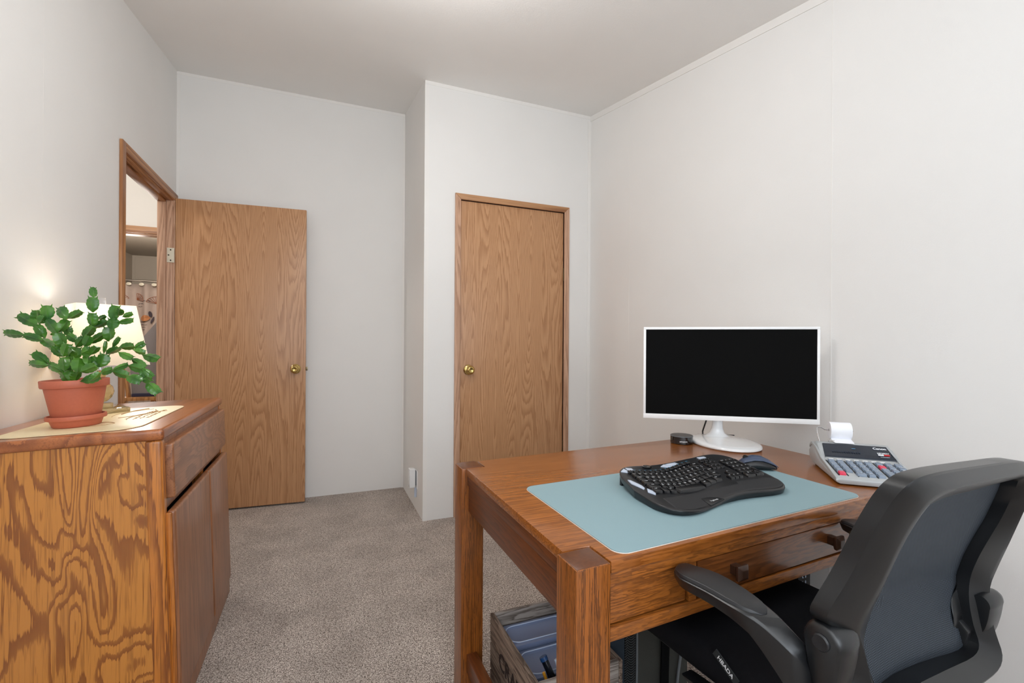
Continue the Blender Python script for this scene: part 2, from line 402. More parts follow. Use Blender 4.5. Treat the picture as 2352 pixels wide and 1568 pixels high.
# seams, battens
def batten(i, *b): struct(MB().box(*b).build('trim_%d' % i, M['trimwhite']))
batten(1, XA-.001, YC-.003, 0, XA+.026, YC+.001, ceil(YC)-.030)            # closet corner bead
batten(2, XR-.024, YC-.003, 0, XR, YC, ceil(YC)-.040)
batten(3, XL, YB-.003, 0, XL+.018, YB, ceil(YB)-.022)
batten(4, XA-.016, YB-.003, 0, XA, YB, ceil(YB)-.022)
batten(5, XR-.001, 1.1715, 0, XR, 1.1745, ceil(1.17)-.04)                # panel joints
batten(6, XR-.0006, 2.4255, 0, XR, 2.4285, ceil(2.42)-.04)
batten(7, XL, 2.0622, 0, XL+.0002, 2.0642, ceil(2.06))
def slope_trim(i, x0, x1, y0, y1, d):
    m = MB(); c0 = ceil(y0)+.004; c1 = ceil(y1)+.004
    m.add([(x0,y0,c0-d),(x1,y0,c0-d),(x1,y1,c1-d),(x0,y1,c1-d),(x0,y0,c0),(x1,y0,c0),(x1,y1,c1),(x0,y1,c1)],
          [(3,2,1,0),(4,5,6,7),(0,1,5,4),(1,2,6,5),(2,3,7,6),(3,0,4,7)])
    struct(m.build('trim_%d' % i, M['trimwhite']))
slope_trim(8, XR-.004, XR+.002, YF, YC+.002, .040)
slope_trim(9, XA+.0005, XR-.004, YC-.002, YC+.002, .026)
slope_trim(10, XL-.002, XA+.002, YB-.002, YB+.002, .024)

# casing and jamb of the doorway in the left wall
t = struct(empty('trim_11', (XL, DY0, 0)))
def P(o, x, y, z): return (x-o[0], y-o[1], z-o[2])
def lb(m, o, x0, y0, z0, x1, y1, z1): return m.box(x0-o[0], y0-o[1], z0-o[2], x1-o[0], y1-o[1], z1-o[2])
o = (XL, DY0, 0)
lb(MB(), o, XL, 2.703, 0, XL+.014, 2.747, 2.050).build('side_casing', M['casing'], t, .004)
lb(MB(), o, XL, 3.553, 0, XL+.012, 3.600, 2.006).build('side_casing', M['jamb'], t, .003)
lb(MB(), o, XL, 2.747, 2.003, XL+.014, 3.612, 2.050).build('head_casing', M['jamb_y'], t, .004)
lb(MB(), o, XL-.078, DY0, 0, XL+.001, DY0+.012, 2.0).build('jamb', M['jamb'], t)
lb(lb(MB(), o, XL-.078, DY1-.010, 0, XL+.001, DY1, 2.0), o, XL-.078, DY1-.022, 0, XL-.034, DY1-.010, 1.99).build('jamb', M['jamb'], t, .002)
lb(lb(MB(), o, XL-.078, DY0, 1.998, XL+.001, DY1, 2.012), o, XL-.078, DY0+.012, 1.984, XL-.034, DY1-.01, 1.998).build('head_jamb', M['jamb_y'], t, .002)
# closet casing
t = struct(empty('trim_12', (CX0, YC, 0))); o = (CX0, YC, 0)
def casing_board(pts, dep, mat, name):
    m = MB(); m.add([(x-o[0], dep[0]-o[1], z) for x, z in pts]+[(x-o[0], dep[1]-o[1], z) for x, z in pts],
                    [(0,1,2,3),(7,6,5,4),(0,4,5,1),(1,5,6,2),(2,6,7,3),(3,7,4,0)])
    m.build(name, mat, t, .003)
a0, a1, zt, wd = .785, 1.609, 2.062, .037
casing_board([(a0,0),(a0+wd,0),(a0+wd,zt-wd),(a0,zt)], (YC-.014, YC), M['jamb'], 'side_casing')
casing_board([(a1-wd,0),(a1,0),(a1,zt),(a1-wd,zt-wd)], (YC-.014, YC), M['jamb'], 'side_casing')
casing_board([(a0,zt),(a0+wd,zt-wd),(a1-wd,zt-wd),(a1,zt)], (YC-.014, YC), M['jamb_h'], 'head_casing')
lb(lb(lb(MB(), o, CX0, YC, 0, CX0+.012, YC+.07, CZ-.012), o, CX1-.012, YC, 0, CX1, YC+.07, CZ-.012), o, CX0, YC, CZ-.012, CX1, YC+.07, CZ).build('jamb', M['seam'], t)

def zy(x, y, z): return (x, -z, y)             # turn a z-axis lathe to face -y
def knob(parent, x, y, z, out):
    k = MB().lathe([(.0, 0), (.031, 0), (.033, .004), (.028, .010), (.014, .013), (.0115, .030), (.017, .036), (.0255, .044), (.0275, .052), (.0255, .060), (.017, .066), (.0155, .0665), (.011, .0625), (0, .062)], n=40, caps=False)
    return k.build('door_knob', M['brass'], parent, smooth=True, xf=lambda a, b, c: (x+a, y-c*out, z+b), angle=60)
# closet door
d = struct(empty('door_2', (CX0+.012, YC+.006, 0)))
MB().box(.004, 0, .012, .752, .035, 2.022).build('door_panel', M['door'], d, .002)
kb = knob(d, .063, 0, .936, 1)
MB().box(-.006, -.003, .905, .004, .0, .965).build('latch_plate', M['darkbrass'], d)
for z in (1.595, .385):
    h = MB().tube([(.757, -.006, z-.043), (.757, -.006, z+.043)], .006, 12)
    h.build('hinge', M['darkbrass'], d, smooth=True)
# room door, swung open against the back wall
ang = math.atan2(-.046, .765)
d = struct(empty('door_1', (-.862, 3.551, 0), ang))
MB().box(.002, 0, .012, .766, .035, 2.016).build('door_panel', M['door'], d, .002)
knob(d, .704, 0, .925, 1)
MB().box(.766, .010, .912, .778, .022, .938).build('latch', M['darkbrass'], d, .001)
hg = struct(empty('hinge', (0, 0, 0))); hg.parent = d; del hg['kind']
bpy.data.objects.remove(hg)
for z in (1.652,):
    h = MB().box(-.040, .002, z-.046, .000, .006, z+.046).build('hinge', M['whitemetal'], d, .001)
    h.location = (0, -.012, 0)
    s = MB()
    for sx, sz in ((-.019, .033), (-.030, 0), (-.019, -.033)):
        s.lathe([(0, 0), (.0045, 0), (.0045, .001), (0, .0012)], n=14, caps=False)
        for i in range(len(s.v)-4*14, len(s.v)):
            x, y, zz = s.v[i]; s.v[i] = (sx+x, .0015-zz, z+sz+y)
    s.build('hinge_screws', M['screw'], h)

# ------------------------------------------------------------------ hall and bathroom beyond the doorway
HY = 4.71
m = MB(); m.box(-3.2, HY, 0, -1.83, HY+.08, 2.8); m.box(-.98, HY, 0, -.87, HY+.08, 2.8); m.box(-1.83, HY, 2.01, -.98, HY+.08, 2.8)
struct(m.build('wall_hall_end', M['hallwall']))
struct(MB().box(-.95, YB+.06, 0, -.87, HY, 2.8).build('wall_hall_right', M['hallwall']))
struct(MB().box(-2.5, 2.2, 0, -2.42, HY, 2.8).build('wall_hall_left', M['hallwall']))
struct(MB().box(-2.5, 2.12, 0, -.95, 2.2, 2.8).build('wall_hall_near', M['hallwall']))
struct(MB().box(-2.5, 2.12, 2.8, -.95, HY+.08, 2.86).build('ceiling_hall', M['ceil']))
t = struct(empty('trim_13', (-1.4, HY, 0))); o = (-1.4, HY, 0)
lb(MB(), o, -1.88, HY-.016, 1.997, -.94, HY, 2.053).build('head_casing', M['jamb_h'], t, .004)
lb(MB(), o, -1.84, HY, 1.985, -.98, HY+.085, 2.010).build('head_jamb', M['jamb_h'], t)
lb(MB(), o, -1.88, HY-.016, 0, -1.83, HY, 1.997).build('side_casing', M['casing'], t, .004)
lb(MB(), o, -.985, HY-.016, 0, -.955, HY, 1.997).build('side_casing', M['casing'], t, .004)
BX, BYB, BZ = -2.312, 7.6, 2.25
struct(MB().box(BX-.08, HY+.08, 0, BX, BYB, BZ).build('wall_bathroom_left', M['bath']))
struct(MB().box(BX, BYB, 0, -.6, BYB+.08, BZ).build('wall_bathroom_back', M['bath']))
struct(MB().box(-.68, HY+.08, 0, -.60, BYB, BZ).build('wall_bathroom_right', M['bath']))
struct(MB().box(BX-.08, HY+.08, BZ, -.60, BYB+.08, BZ+.06).build('ceiling_bathroom', M['bathceil']))
struct(MB().box(BX, BYB-.004, BZ-.022, -.7, BYB, BZ).build('trim_14', M['bath']))
struct(MB().box(BX, BYB-.004, 0, BX+.030, BYB, BZ-.022).build('trim_15', M['bath']))
# shower rod and curtain
rod = MB().tube([(BX, 7.0, 1.853), (-.68, 7.0, 1.853)], .012, 12).build('curtain_rod', M['chrome'], None, smooth=True)
tag(rod, 'thin metal shower rod across the bathroom seen through the doorway', 'curtain rod')
def curtain_mat():
    k = NT('curtain_cloth'); n = k.noise(k.coord((1, 1, .4)), 3, 3); k.col(k.mix(n, lin((192, 178, 168)), lin((150, 132, 124)))); return k.set(.85, 0, .2)
cur = empty('shower_curtain', (-1.75, 6.99, .15))
tag(cur, 'beige shower curtain printed with seashells and a butterfly', 'curtain')
nx = 90; rows = []
def cy(x, z): return .036*math.sin(x*31+.6*math.sin(x*7))+.014*math.sin(x*63)*(1-.4*z)
rings = []
for j in range(13):
    z = 1.66*j/12; rings.append([(-.56+1.55*i/nx, cy(-.56+1.55*i/nx, z/1.66), z) for i in range(nx+1)])
m = MB().loft(rings, False, False)
co = m.build('curtain_cloth', curtain_mat(), cur, smooth=True, angle=180)
sd = co.modifiers.new('thick', 'SOLIDIFY'); sd.thickness = .003
M['print_brown'] = plain('print_brown', (150, 88, 56), .8, noise=.15)
M['print_dark'] = plain('print_dark', (66, 58, 66), .8, noise=.15)
M['print_tan'] = plain('print_tan', (176, 118, 76), .8, noise=.3)
def cur_pt(x, z): return (x, cy(x, z/1.66)-.008, z)
def print_lines(name, lines, r, mat):
    m = MB()
    for ln in lines: m.tube([cur_pt(*p) for p in ln], r, 5)
    return m.build(name, mat, cur)
def shell(cx, cz, s, rot):
    out = []
    for k in range(7):
        a = rot+(-.9+.3*k); out.append([(cx, cz), (cx+s*math.sin(a), cz+s*math.cos(a))])
    arc = [(cx+s*1.02*math.sin(rot+a), cz+s*1.02*math.cos(rot+a)) for a in [(-.95+.19*i) for i in range(11)]]
    return out+[arc]
# positions on the curtain were read off the folds in view
for a_ in ((-.465, 1.46, .065, .3), (-.335, 1.47, .075, .9), (-.135, 1.43, .085, -.5)):
    print_lines('printed_shell', shell(*a_), .0022, M['print_brown'])
rnd = random.Random(3)
scr = []
for (x0, z0, n, s) in ((-.295, 1.455, 8, .011), (-.315, 1.42, 5, .010), (-.315, 1.385, 4, .009), (-.325, 1.165, 10, .009), (-.335, 1.135, 11, .008), (-.335, 1.105, 10, .008), (-.34, 1.075, 8, .008), (-.30, 1.20, 7, .008)):
    ln = []
    for i in range(n*3): ln.append((x0+i*s*.42, z0+rnd.uniform(-s, s)*.7))
    scr.append(ln)
for ln in scr: print_lines('printed_script', [ln], .0015, M['print_dark'])
m = MB()
def blob(m, cx, cz, a, b, rot, dz=0):
    pts = []
    for i in range(24):
        t = 2*PI*i/24; x = a*math.cos(t); z = b*math.sin(t)
        X = cx+x*math.cos(rot)-z*math.sin(rot); Z = cz+x*math.sin(rot)+z*math.cos(rot); pts.append((X, cy(X, Z/1.66)-.034+dz, Z))
    c = (cx, cy(cx, cz/1.66)-.036+dz, cz); b0 = len(m.v)
    m.v += pts+[c]; m.f += [(b0+i, b0+(i+1) % 24, b0+24) for i in range(24)]
blob(m, -.233, 1.243, .046, .036, .3); m.build('printed_butterfly_wing', M['print_tan'], cur)
m = MB(); blob(m, -.185, 1.295, .014, .036, .15); blob(m, -.168, 1.225, .010, .045, -.3); m.build('printed_butterfly_wing', M['print_dark'], cur)
for i in range(12):
    m = MB(); x = -.52+i*.125; m.lathe([(0, 0), (.022, .004), (.026, .012), (0, .02)], (x, 0, 0), 14, caps=False)
    m.build('curtain_hook', M['whitemetal'], cur, xf=lambda a, b, c: (a, -.035-c, 1.655+b*.7))

# grey board standing in a light wooden stand in the hall
pb = empty('standing_board', (-1.05, 3.62, 0)); tag(pb, 'grey board with slanted top in a light wood stand, in the hall doorway', 'board')
o = (-1.05, 3.62, 0)
prof = [(-1.100, .775), (-.955, .772), (-.955, 1.257), (-1.115, 1.035)]
m = MB(); m.add([(x-o[0], .0, z) for x, z in prof]+[(x-o[0], .02, z) for x, z in prof], [(0,1,2,3),(7,6,5,4),(0,4,5,1),(1,5,6,2),(2,6,7,3),(3,7,4,0)])
m.build('board', M['panelgrey'], pb, .002)
lb(MB(), o, -1.098, 3.61, .756, -.955, 3.645, .777).build('lower_edge', M['panelnavy'], pb, .002)
m = MB(); m.add([(x-o[0], y, z) for y in (-.02, .015) for x, z in ((-1.122, .755), (-1.104, .755), (-1.122, .90), (-1.138, .90))], [(0,1,2,3),(7,6,5,4),(0,4,5,1),(1,5,6,2),(2,6,7,3),(3,7,4,0)])
m.build('upright', M['stand'], pb, .002)
lb(MB(), o, -1.150, 3.585, .733, -.955, 3.66, .756).build('shelf', M['stand'], pb, .003)
for x in (-1.135, -.985):
    lb(MB(), o, x-.012, 3.60, 0, x+.012, 3.64, .733).build('leg', M['stand'], pb, .002)

# plug-in device on the closet side wall
pl = empty('plug_in_device', (XA, 3.09, .215)); tag(pl, 'small white plug-in device low on the closet side wall', 'plug-in device')
MB().box(-.004, -.038, -.066, 0, .038, .050).build('outlet_plate', M['white'], pl, .003)
MB().box(-.050, -.026, -.058, -.012, .026, .066).build('housing', M['whitegloss'], pl, .006, 3)
MB().box(-.012, -.018, -.045, -.004, .018, .050).build('plug_body', M['calcdark'], pl, .001)
MB().box(-.016, -.010, -.125, -.001, -.002, -.058).build('cord', M['silver'], pl, .002)

# ================================================================== STORAGE CABINET (leans back a little towards the wall)
CO = (-.62, 1.97, 0)
def cabx(a, b, z):                              # a: depth from the front, b: along the front, z: up
    return (-.379 - .030*z/.86 - a - CO[0], 1.564 + b - CO[1], z - .035*a*(z/.86) - CO[2])
cab = empty('storage_cabinet', CO); tag(cab, 'honey oak storage cabinet with one drawer over two doors, beside the doorway', 'cabinet')
def cb(mat, name, *boxes, bevel=.0, parent=None):
    m = MB()
    for b in boxes: m.box(*b)
    # boxes given as (a0,b0,z0,a1,b1,z1)
    return m.build(name, mat, parent or cab, bevel, 3, xf=cabx)
W, D = .823, .462
cb(M['cab_side'], 'side_panel', (.034, .004, 0, D, .020, .829))
cb(M['cab_side'], 'side_panel', (.034, W-.020, 0, D, W-.004, .829))
cb(M['cab_post'], 'corner_post', (.0, 0, .0, .040, .032, .829), bevel=.009)
cb(M['cab_post'], 'corner_post', (.0, W-.032, .0, .040, W, .829), bevel=.009)
cb(M['cab_top'], 'top', (-.006, -.004, .829, D, W+.002, .860), bevel=.010)
cb(M['cab_face'], 'face_rail', (.004, .032, .628, .034, W-.032, .668)); cb(M['cab_face'], 'face_rail', (.004, .032, .812, .034, W-.032, .829))
cb(M['cab_post'], 'centre_stile', (.004, .455, .075, .034, .485, .628))
cb(M['seam'], 'interior', (.036, .032, .05, .040, W-.032, .81))
dr = cb(M['cab_draw'], 'drawer', (-.018, .036, .655, .030, W-.022, .812), bevel=.007)
for k, (b0, b1) in enumerate(((.026, .462), (.478, W-.012))):
    cb(M['cab_face'], 'cabinet_door', (-.020, b0, .070, .002, b1, .622), bevel=.008)
    cb(M['cab_post'], 'lit_door_edge', (-.012, b0-.006, .072, .002, b0+.004, .618), bevel=.002)  # brighter post oak puts the light on the door ends into the colour
cb(M['cab_face'], 'base_rail', (-.012, .018, .0, .030, W-.004, .062), bevel=.006)
cb(M['dark_wood'], 'back_panel', (D-.008, .02, 0, D, W-.02, .829))

def rrect(x0, y0, x1, y1, r, n=8):
    pts = []
    for cx, cy_, a0 in ((x1-r, y1-r, 0), (x0+r, y1-r, PI/2), (x0+r, y0+r, PI), (x1-r, y0+r, 1.5*PI)):
        for i in range(n+1): a = a0+i*PI/2/n; pts.append((cx+r*math.cos(a), cy_+r*math.sin(a)))
    return pts
CB = lambda x, y: (-.409-x, y-1.564)             # world (x,y) -> cabinet (a,b)
def on_cab(x, y, h=0.0):                        # world point on the tilted cabinet top
    a = -.409-x; return Vector((x, y, .860-.035*a+h))
pm = empty('placemat', (-.64, 1.88, .852)); tag(pm, 'cream printed placemat under the lamp and flower pot', 'placemat')
def pmx(x, y, z): v = on_cab(x, y, z+.001); return (v.x+.64, v.y-1.88, v.z-.852)
MB().prism(rrect(-.790, 1.600, -.474, 2.135, .060), 0, .0022).build('mat_sheet', M['placemat'], pm, xf=pmx)
m = MB(); rnd = random.Random(5)
def curve(p0, p1, bow, n=14):
    p0 = Vector(p0); p1 = Vector(p1); d = p1-p0; q = Vector((-d.y, d.x))*bow
    return [tuple(p0+d*t+q*4*t*(1-t))+(.0024,) for t in [i/n for i in range(n+1)]]
for p0, p1, bw, r in (((-.56, 1.80), (-.50, 1.98), .18, .0016), ((-.57, 1.82), (-.51, 1.99), .05, .001), ((-.60, 1.86), (-.55, 2.04), -.2, .0022),
                      ((-.63, 1.90), (-.56, 2.06), .2, .0014), ((-.66, 1.76), (-.57, 1.74), .3, .0022), ((-.57, 1.74), (-.65, 1.72), .3, .0012), ((-.62, 1.95), (-.58, 2.08), .1, .003)):
    m.tube(curve(p0, p1, bw), r*.7, 5)
for row in range(3):
    x0 = -.545+row*.016; pts = []
    for i in range(34): pts.append((x0+rnd.uniform(-.005, .005), 1.80+row*.01+i*.0058, .0024))
    m.tube(pts, .0008, 4)
m.build('printed_drawing', M['ink'], pm, xf=pmx)

# ------------------------------------------------------------------ flower pot and Christmas cactus
PC = on_cab(-.662, 1.752, .0035)
pot = empty('potted_cactus', tuple(PC)); tag(pot, 'holiday cactus in a terracotta coloured pot and saucer, on the cabinet', 'potted plant')
TR = Matrix.Rotation(-.035, 3, 'Y')
def px(x, y, z): v = TR @ Vector((x*.70, y*.70, z*1.0)); return (v.x, v.y, v.z)
MB().lathe([(0, 0), (.074, 0), (.078, .003), (.086, .020), (.096, .021), (.098, .024), (.096, .033), (.091, .033), (.083, .022), (.074, .006), (0, .006)], n=64, caps=False).build('saucer', M['terracotta'], pot, smooth=True, xf=px, angle=50)
MB().lathe([(0, .007), (.071, .007), (.075, .011), (.0985, .113), (.1075, .1145), (.1095, .118), (.1105, .134), (.1085, .136), (.103, .136), (.100, .130), (.092, .112), (.088, .106)], n=64, caps=False).build('pot', M['terracotta'], pot, smooth=True, xf=px, angle=50)
MB().lathe([(0, .118), (.05, .117), (.0955, .112), (.093, .108), (0, .108)], n=40, caps=False).build('soil', M['soil'], pot, xf=px)
BR = [[[-0.667, 1.736, 0.981, -0.662, 1.731, 1.015, 0.026], [-0.676, 1.744, 1.0, -0.672, 1.737, 1.041, 0.0184], [-0.671, 1.734, 1.038, -0.66, 1.738, 1.085, 0.0338], [-0.668, 1.755, 1.084, -0.645, 1.742, 1.113, 0.0241], [-0.646, 1.742, 1.111, -0.613, 1.714, 1.144, 0.026], [-0.619, 1.725, 1.144, -0.616, 1.717, 1.184, 0.027], [-0.614, 1.713, 1.186, -0.613, 1.711, 1.23, 0.0306], [-0.612, 1.714, 1.231, -0.62, 1.735, 1.261, 0.0192]], [[-0.632, 1.759, 1.143, -0.59, 1.741, 1.163, 0.0236], [-0.616, 1.752, 1.167, -0.588, 1.725, 1.177, 0.0131], [-0.57, 1.72, 1.138, -0.573, 1.73, 1.171, 0.0313], [-0.574, 1.733, 1.164, -0.566, 1.733, 1.209, 0.0289], [-0.56, 1.731, 1.177, -0.547, 1.705, 1.197, 0.0217], [-0.56, 1.724, 1.159, -0.517, 1.708, 1.166, 0.0194], [-0.545, 1.715, 1.175, -0.515, 1.695, 1.185, 0.0149]], [[-0.67, 1.777, 1.1, -0.695, 1.777, 1.122, 0.0219], [-0.702, 1.802, 1.116, -0.704, 1.801, 1.146, 0.0228], [-0.645, 1.768, 1.094, -0.597, 1.742, 1.124, 0.0226], [-0.59, 1.755, 1.102, -0.587, 1.745, 1.145, 0.0331], [-0.603, 1.76, 1.065, -0.597, 1.756, 1.103, 0.0108]], [[-0.63, 1.707, 1.085, -0.615, 1.698, 1.116, 0.0242], [-0.64, 1.714, 1.073, -0.615, 1.699, 1.061, 0.0182], [-0.634, 1.7, 1.07, -0.61, 1.694, 1.079, 0.0248], [-0.619, 1.71, 1.061, -0.591, 1.679, 1.086, 0.0235], [-0.616, 1.689, 1.034, -0.625, 1.708, 1.061, 0.0201]], [[-0.596, 1.709, 1.027, -0.585, 1.711, 1.065, 0.0345], [-0.596, 1.713, 1.027, -0.618, 1.719, 1.058, 0.0252], [-0.587, 1.724, 1.063, -0.543, 1.685, 1.083, 0.0221], [-0.563, 1.698, 1.085, -0.542, 1.685, 1.114, 0.0141], [-0.548, 1.698, 1.084, -0.504, 1.671, 1.089, 0.0233], [-0.504, 1.673, 1.083, -0.479, 1.673, 1.099, 0.0198], [-0.506, 1.673, 1.078, -0.475, 1.666, 1.07, 0.0191], [-0.487, 1.68, 1.065, -0.437, 1.639, 1.052, 0.0269]], [[-0.531, 1.644, 1.073, -0.496, 1.634, 1.055, 0.021], [-0.506, 1.652, 1.054, -0.465, 1.631, 1.029, 0.0217], [-0.508, 1.639, 1.034, -0.466, 1.624, 1.023, 0.0252], [-0.47, 1.622, 1.027, -0.443, 1.618, 1.002, 0.0181], [-0.471, 1.619, 1.022, -0.453, 1.628, 0.986, 0.0266], [-0.463, 1.638, 0.987, -0.432, 1.626, 0.954, 0.0298]], [[-0.629, 1.68, 0.989, -0.58, 1.666, 1.004, 0.0275], [-0.599, 1.649, 0.99, -0.573, 1.645, 1.015, 0.0183], [-0.58, 1.666, 1.011, -0.546, 1.647, 1.023, 0.0203], [-0.544, 1.637, 1.02, -0.506, 1.635, 1.038, 0.0161], [-0.546, 1.643, 1.019, -0.504, 1.631, 1.006, 0.0245], [-0.505, 1.618, 1.006, -0.465, 1.599, 0.991, 0.0289]], [[-0.7, 1.766, 1.057, -0.726, 1.769, 1.085, 0.0253], [-0.721, 1.773, 1.084, -0.768, 1.808, 1.109, 0.0238], [-0.756, 1.787, 1.105, -0.803, 1.797, 1.119, 0.0234], [-0.802, 1.798, 1.119, -0.859, 1.825, 1.125, 0.0253], [-0.755, 1.798, 1.111, -0.773, 1.794, 1.149, 0.026], [-0.77, 1.791, 1.148, -0.819, 1.806, 1.178, 0.0302], [-0.78, 1.813, 1.151, -0.774, 1.796, 1.192, 0.026], [-0.765, 1.787, 1.152, -0.746, 1.775, 1.175, 0.0246], [-0.74, 1.773, 1.164, -0.743, 1.777, 1.206, 0.0324]], [[-0.698, 1.761, 1.082, -0.707, 1.751, 1.126, 0.0318], [-0.707, 1.748, 1.126, -0.741, 1.774, 1.165, 0.0271], [-0.709, 1.754, 1.127, -0.691, 1.766, 1.165, 0.0267], [-0.685, 1.741, 1.166, -0.705, 1.76, 1.202, 0.0283], [-0.69, 1.76, 1.167, -0.648, 1.734, 1.189, 0.0228], [-0.725, 1.78, 1.119, -0.726, 1.767, 1.125, 0.0123]], [[-0.66, 1.712, 0.984, -0.687, 1.728, 1.015, 0.0291], [-0.676, 1.714, 1.017, -0.683, 1.726, 1.056, 0.0267], [-0.682, 1.722, 1.013, -0.731, 1.758, 1.037, 0.022], [-0.728, 1.755, 1.037, -0.765, 1.762, 1.069, 0.0255], [-0.72, 1.731, 1.032, -0.773, 1.759, 1.039, 0.0217], [-0.682, 1.721, 1.058, -0.671, 1.716, 1.094, 0.0302]], [[-0.635, 1.68, 1.014, -0.638, 1.698, 1.054, 0.0325], [-0.629, 1.676, 1.014, -0.586, 1.655, 1.033, 0.0273], [-0.652, 1.705, 0.984, -0.638, 1.69, 1.014, 0.0257], [-0.667, 1.713, 1.058, -0.649, 1.69, 1.076, 0.0269]]]
camdir = Vector((0, 0, 1.10))
rnd = random.Random(11)
def leaf_seg(m, p0, p1, w, seedv):
    p0 = Vector(p0)-PC; p1 = Vector(p1)-PC; ax = (p1-p0); L = ax.length; ax.normalize()
    view = ((camdir-PC)-(p0+p1)*.5).normalized()
    side = ax.cross(view).normalized()
    tw = rnd.uniform(-.45, .45)
    side = (side*math.cos(tw)+ax.cross(side)*math.sin(tw)).normalized(); nrm = side.cross(ax).normalized()
    prof = [(0, .10), (.08, .30), (.2, .66), (.33, .88), (.345, .80), (.5, .98), (.62, 1.0), (.635, .90), (.76, .93), (.86, .86), (.875, .76), (.94, .66), (1.0, .52)]
    thick = .0022+.002*min(1, w/.025); bend = rnd.uniform(-.08, .08)*L
    rings = []
    for t, h in prof:
        c = p0+ax*(L*t)+nrm*(bend*4*t*(1-t)); hw_ = w*.5*h*1.04
        ring = []
        for (s, d) in ((-1, 0), (-.55, .5), (-.16, .62), (0, 1.25), (.16, .62), (.55, .5), (1, 0), (.5, -.5), (0, -1.0), (-.5, -.5)):
            cup = -.10*abs(s)*w
            ring.append(tuple(c+side*(s*hw_)+nrm*(d*thick*(.35+.65*math.sin(PI*min(max(t, .08), .93)))+cup)))
        rings.append(ring)
    m.loft(rings)
    for s in (-1, 1):                            # claw-like teeth at the tip
        b = p1+side*(s*w*.27)-nrm*(.05*w); tip = p1+side*(s*w*.40)+ax*(.18*w)-nrm*(.04*w)
        q = side*(w*.09)
        m.add([tuple(b-q-ax*w*.1), tuple(b+q-ax*w*.1), tuple(tip), tuple(b+nrm*.0015-ax*w*.1)], [(0,1,2),(0,2,3),(1,3,2),(0,3,1)])
for bi, segs in enumerate(BR):
    m = MB()
    for sgm in segs: leaf_seg(m, sgm[0:3], sgm[3:6], sgm[6], bi)
    m.build('stem', M['leaf'], pot, smooth=True, angle=38)

# ------------------------------------------------------------------ table lamp
LC = on_cab(-.716, 2.06, .0035)
lamp = empty('table_lamp', tuple(LC)); tag(lamp, 'lit table lamp with crystal base and square cream shade, behind the plant', 'lamp')
lamp.rotation_euler = (0, 0, math.radians(31.5))
MB().box(-.068, -.068, 0, .068, .068, .018).build('base_plate', M['crystal'], lamp, .002)
MB().box(-.030, -.030, .018, .030, .030, .034).build('crystal_block', M['crystal'], lamp, .002)
def facet_ball(name, z, r, s=1.0):
    bm = bmesh.new(); bmesh.ops.create_icosphere(bm, subdivisions=2, radius=r)
    me = bpy.data.meshes.new(name)
    for v in bm.verts: v.co.z = v.co.z*s+z
    bm.to_mesh(me); bm.free(); me.materials.append(M['crystal'])
    ob = bpy.data.objects.new(name, me); COL.objects.link(ob); ob.parent = lamp
facet_ball('crystal_ball', .073, .039)
MB().lathe([(0, .110), (.018, .110), (.020, .114), (.018, .118), (0, .118)], n=24, caps=False).build('metal_collar', M['chrome'], lamp, smooth=True)
facet_ball('crystal_bead', .133, .017, .9)
MB().lathe([(0, .148), (.009, .148), (.009, .172), (.015, .176), (.015, .215), (0, .215)], n=20, caps=False).build('socket', M['chrome'], lamp, smooth=True)
MB().lathe([(0, .215), (.012, .216), (.014, .235), (.027, .262), (.029, .28), (.022, .298), (0, .306)], n=24, caps=False).build('bulb', M['bulb'], lamp, smooth=True)
m = MB(); zb, zt_, sb, st = .168, .376, .112, .080
def sq(s, z): return [(-s, -s, z), (s, -s, z), (s, s, z), (-s, s, z)]
m.add(sq(sb, zb)+sq(st, zt_)+sq(sb-.0015, zb)+sq(st-.0015, zt_),
      [(0,1,5,4),(1,2,6,5),(2,3,7,6),(3,0,4,7),(9,8,12,13),(10,9,13,14),(11,10,14,15),(8,11,15,12),(4,5,13,12),(5,6,14,13),(6,7,15,14),(7,4,12,15),(1,0,8,9),(2,1,9,10),(3,2,10,11),(0,3,11,8)])
sh = m.build('lamp_shade', M['shade'], lamp)
m = MB(); m.tube([(0, 0, .30), (0, 0, .378)], .0025, 8); m.tube([(-st, 0, .366), (st, 0, .366)], .0018, 6); m.tube([(0, -st, .366), (0, st, .366)], .0018, 6)
m.build('shade_spider', M['chrome'], lamp)
MB().box(-.013, -.013, .378, .013, .013, .402).build('finial', M['clear'], lamp, .002)
pt = point('lamp_bulb_light', (0, 0, 0), 0.7, .026, (1.0, .93, .83)); pt.parent = lamp; pt.location = (0, 0, .338)
# small white switch plate partly hidden behind the shade
sp = empty('light_switch', (XL, 2.30, 1.10)); tag(sp, 'white light switch plate on the wall behind the lamp shade', 'light switch')
MB().box(0, -.038, -.06, .006, .038, .06).build('plate', M['white'], sp, .003)
MB().box(.006, -.006, -.014, .014, .006, .010).build('toggle', M['white'], sp, .002)
# added ceiling fixture, out of view, to go with the ceiling fill
cl = empty('added_ceiling_light', (.35, 1.40, ceil(1.40))); tag(cl, 'added round ceiling fixture above the desk, out of view', 'ceiling light')
MB().lathe([(0, -.03), (.14, -.03), (.15, .03), (0, .03)], n=32, caps=False).build('canopy', M['white'], cl, smooth=True, angle=50)
MB().lathe([(0, -.105), (.06, -.10), (.11, -.075), (.135, -.03), (0, -.03)], n=32, caps=False).build('glass_bowl', M['shade'], cl, smooth=True, angle=60)

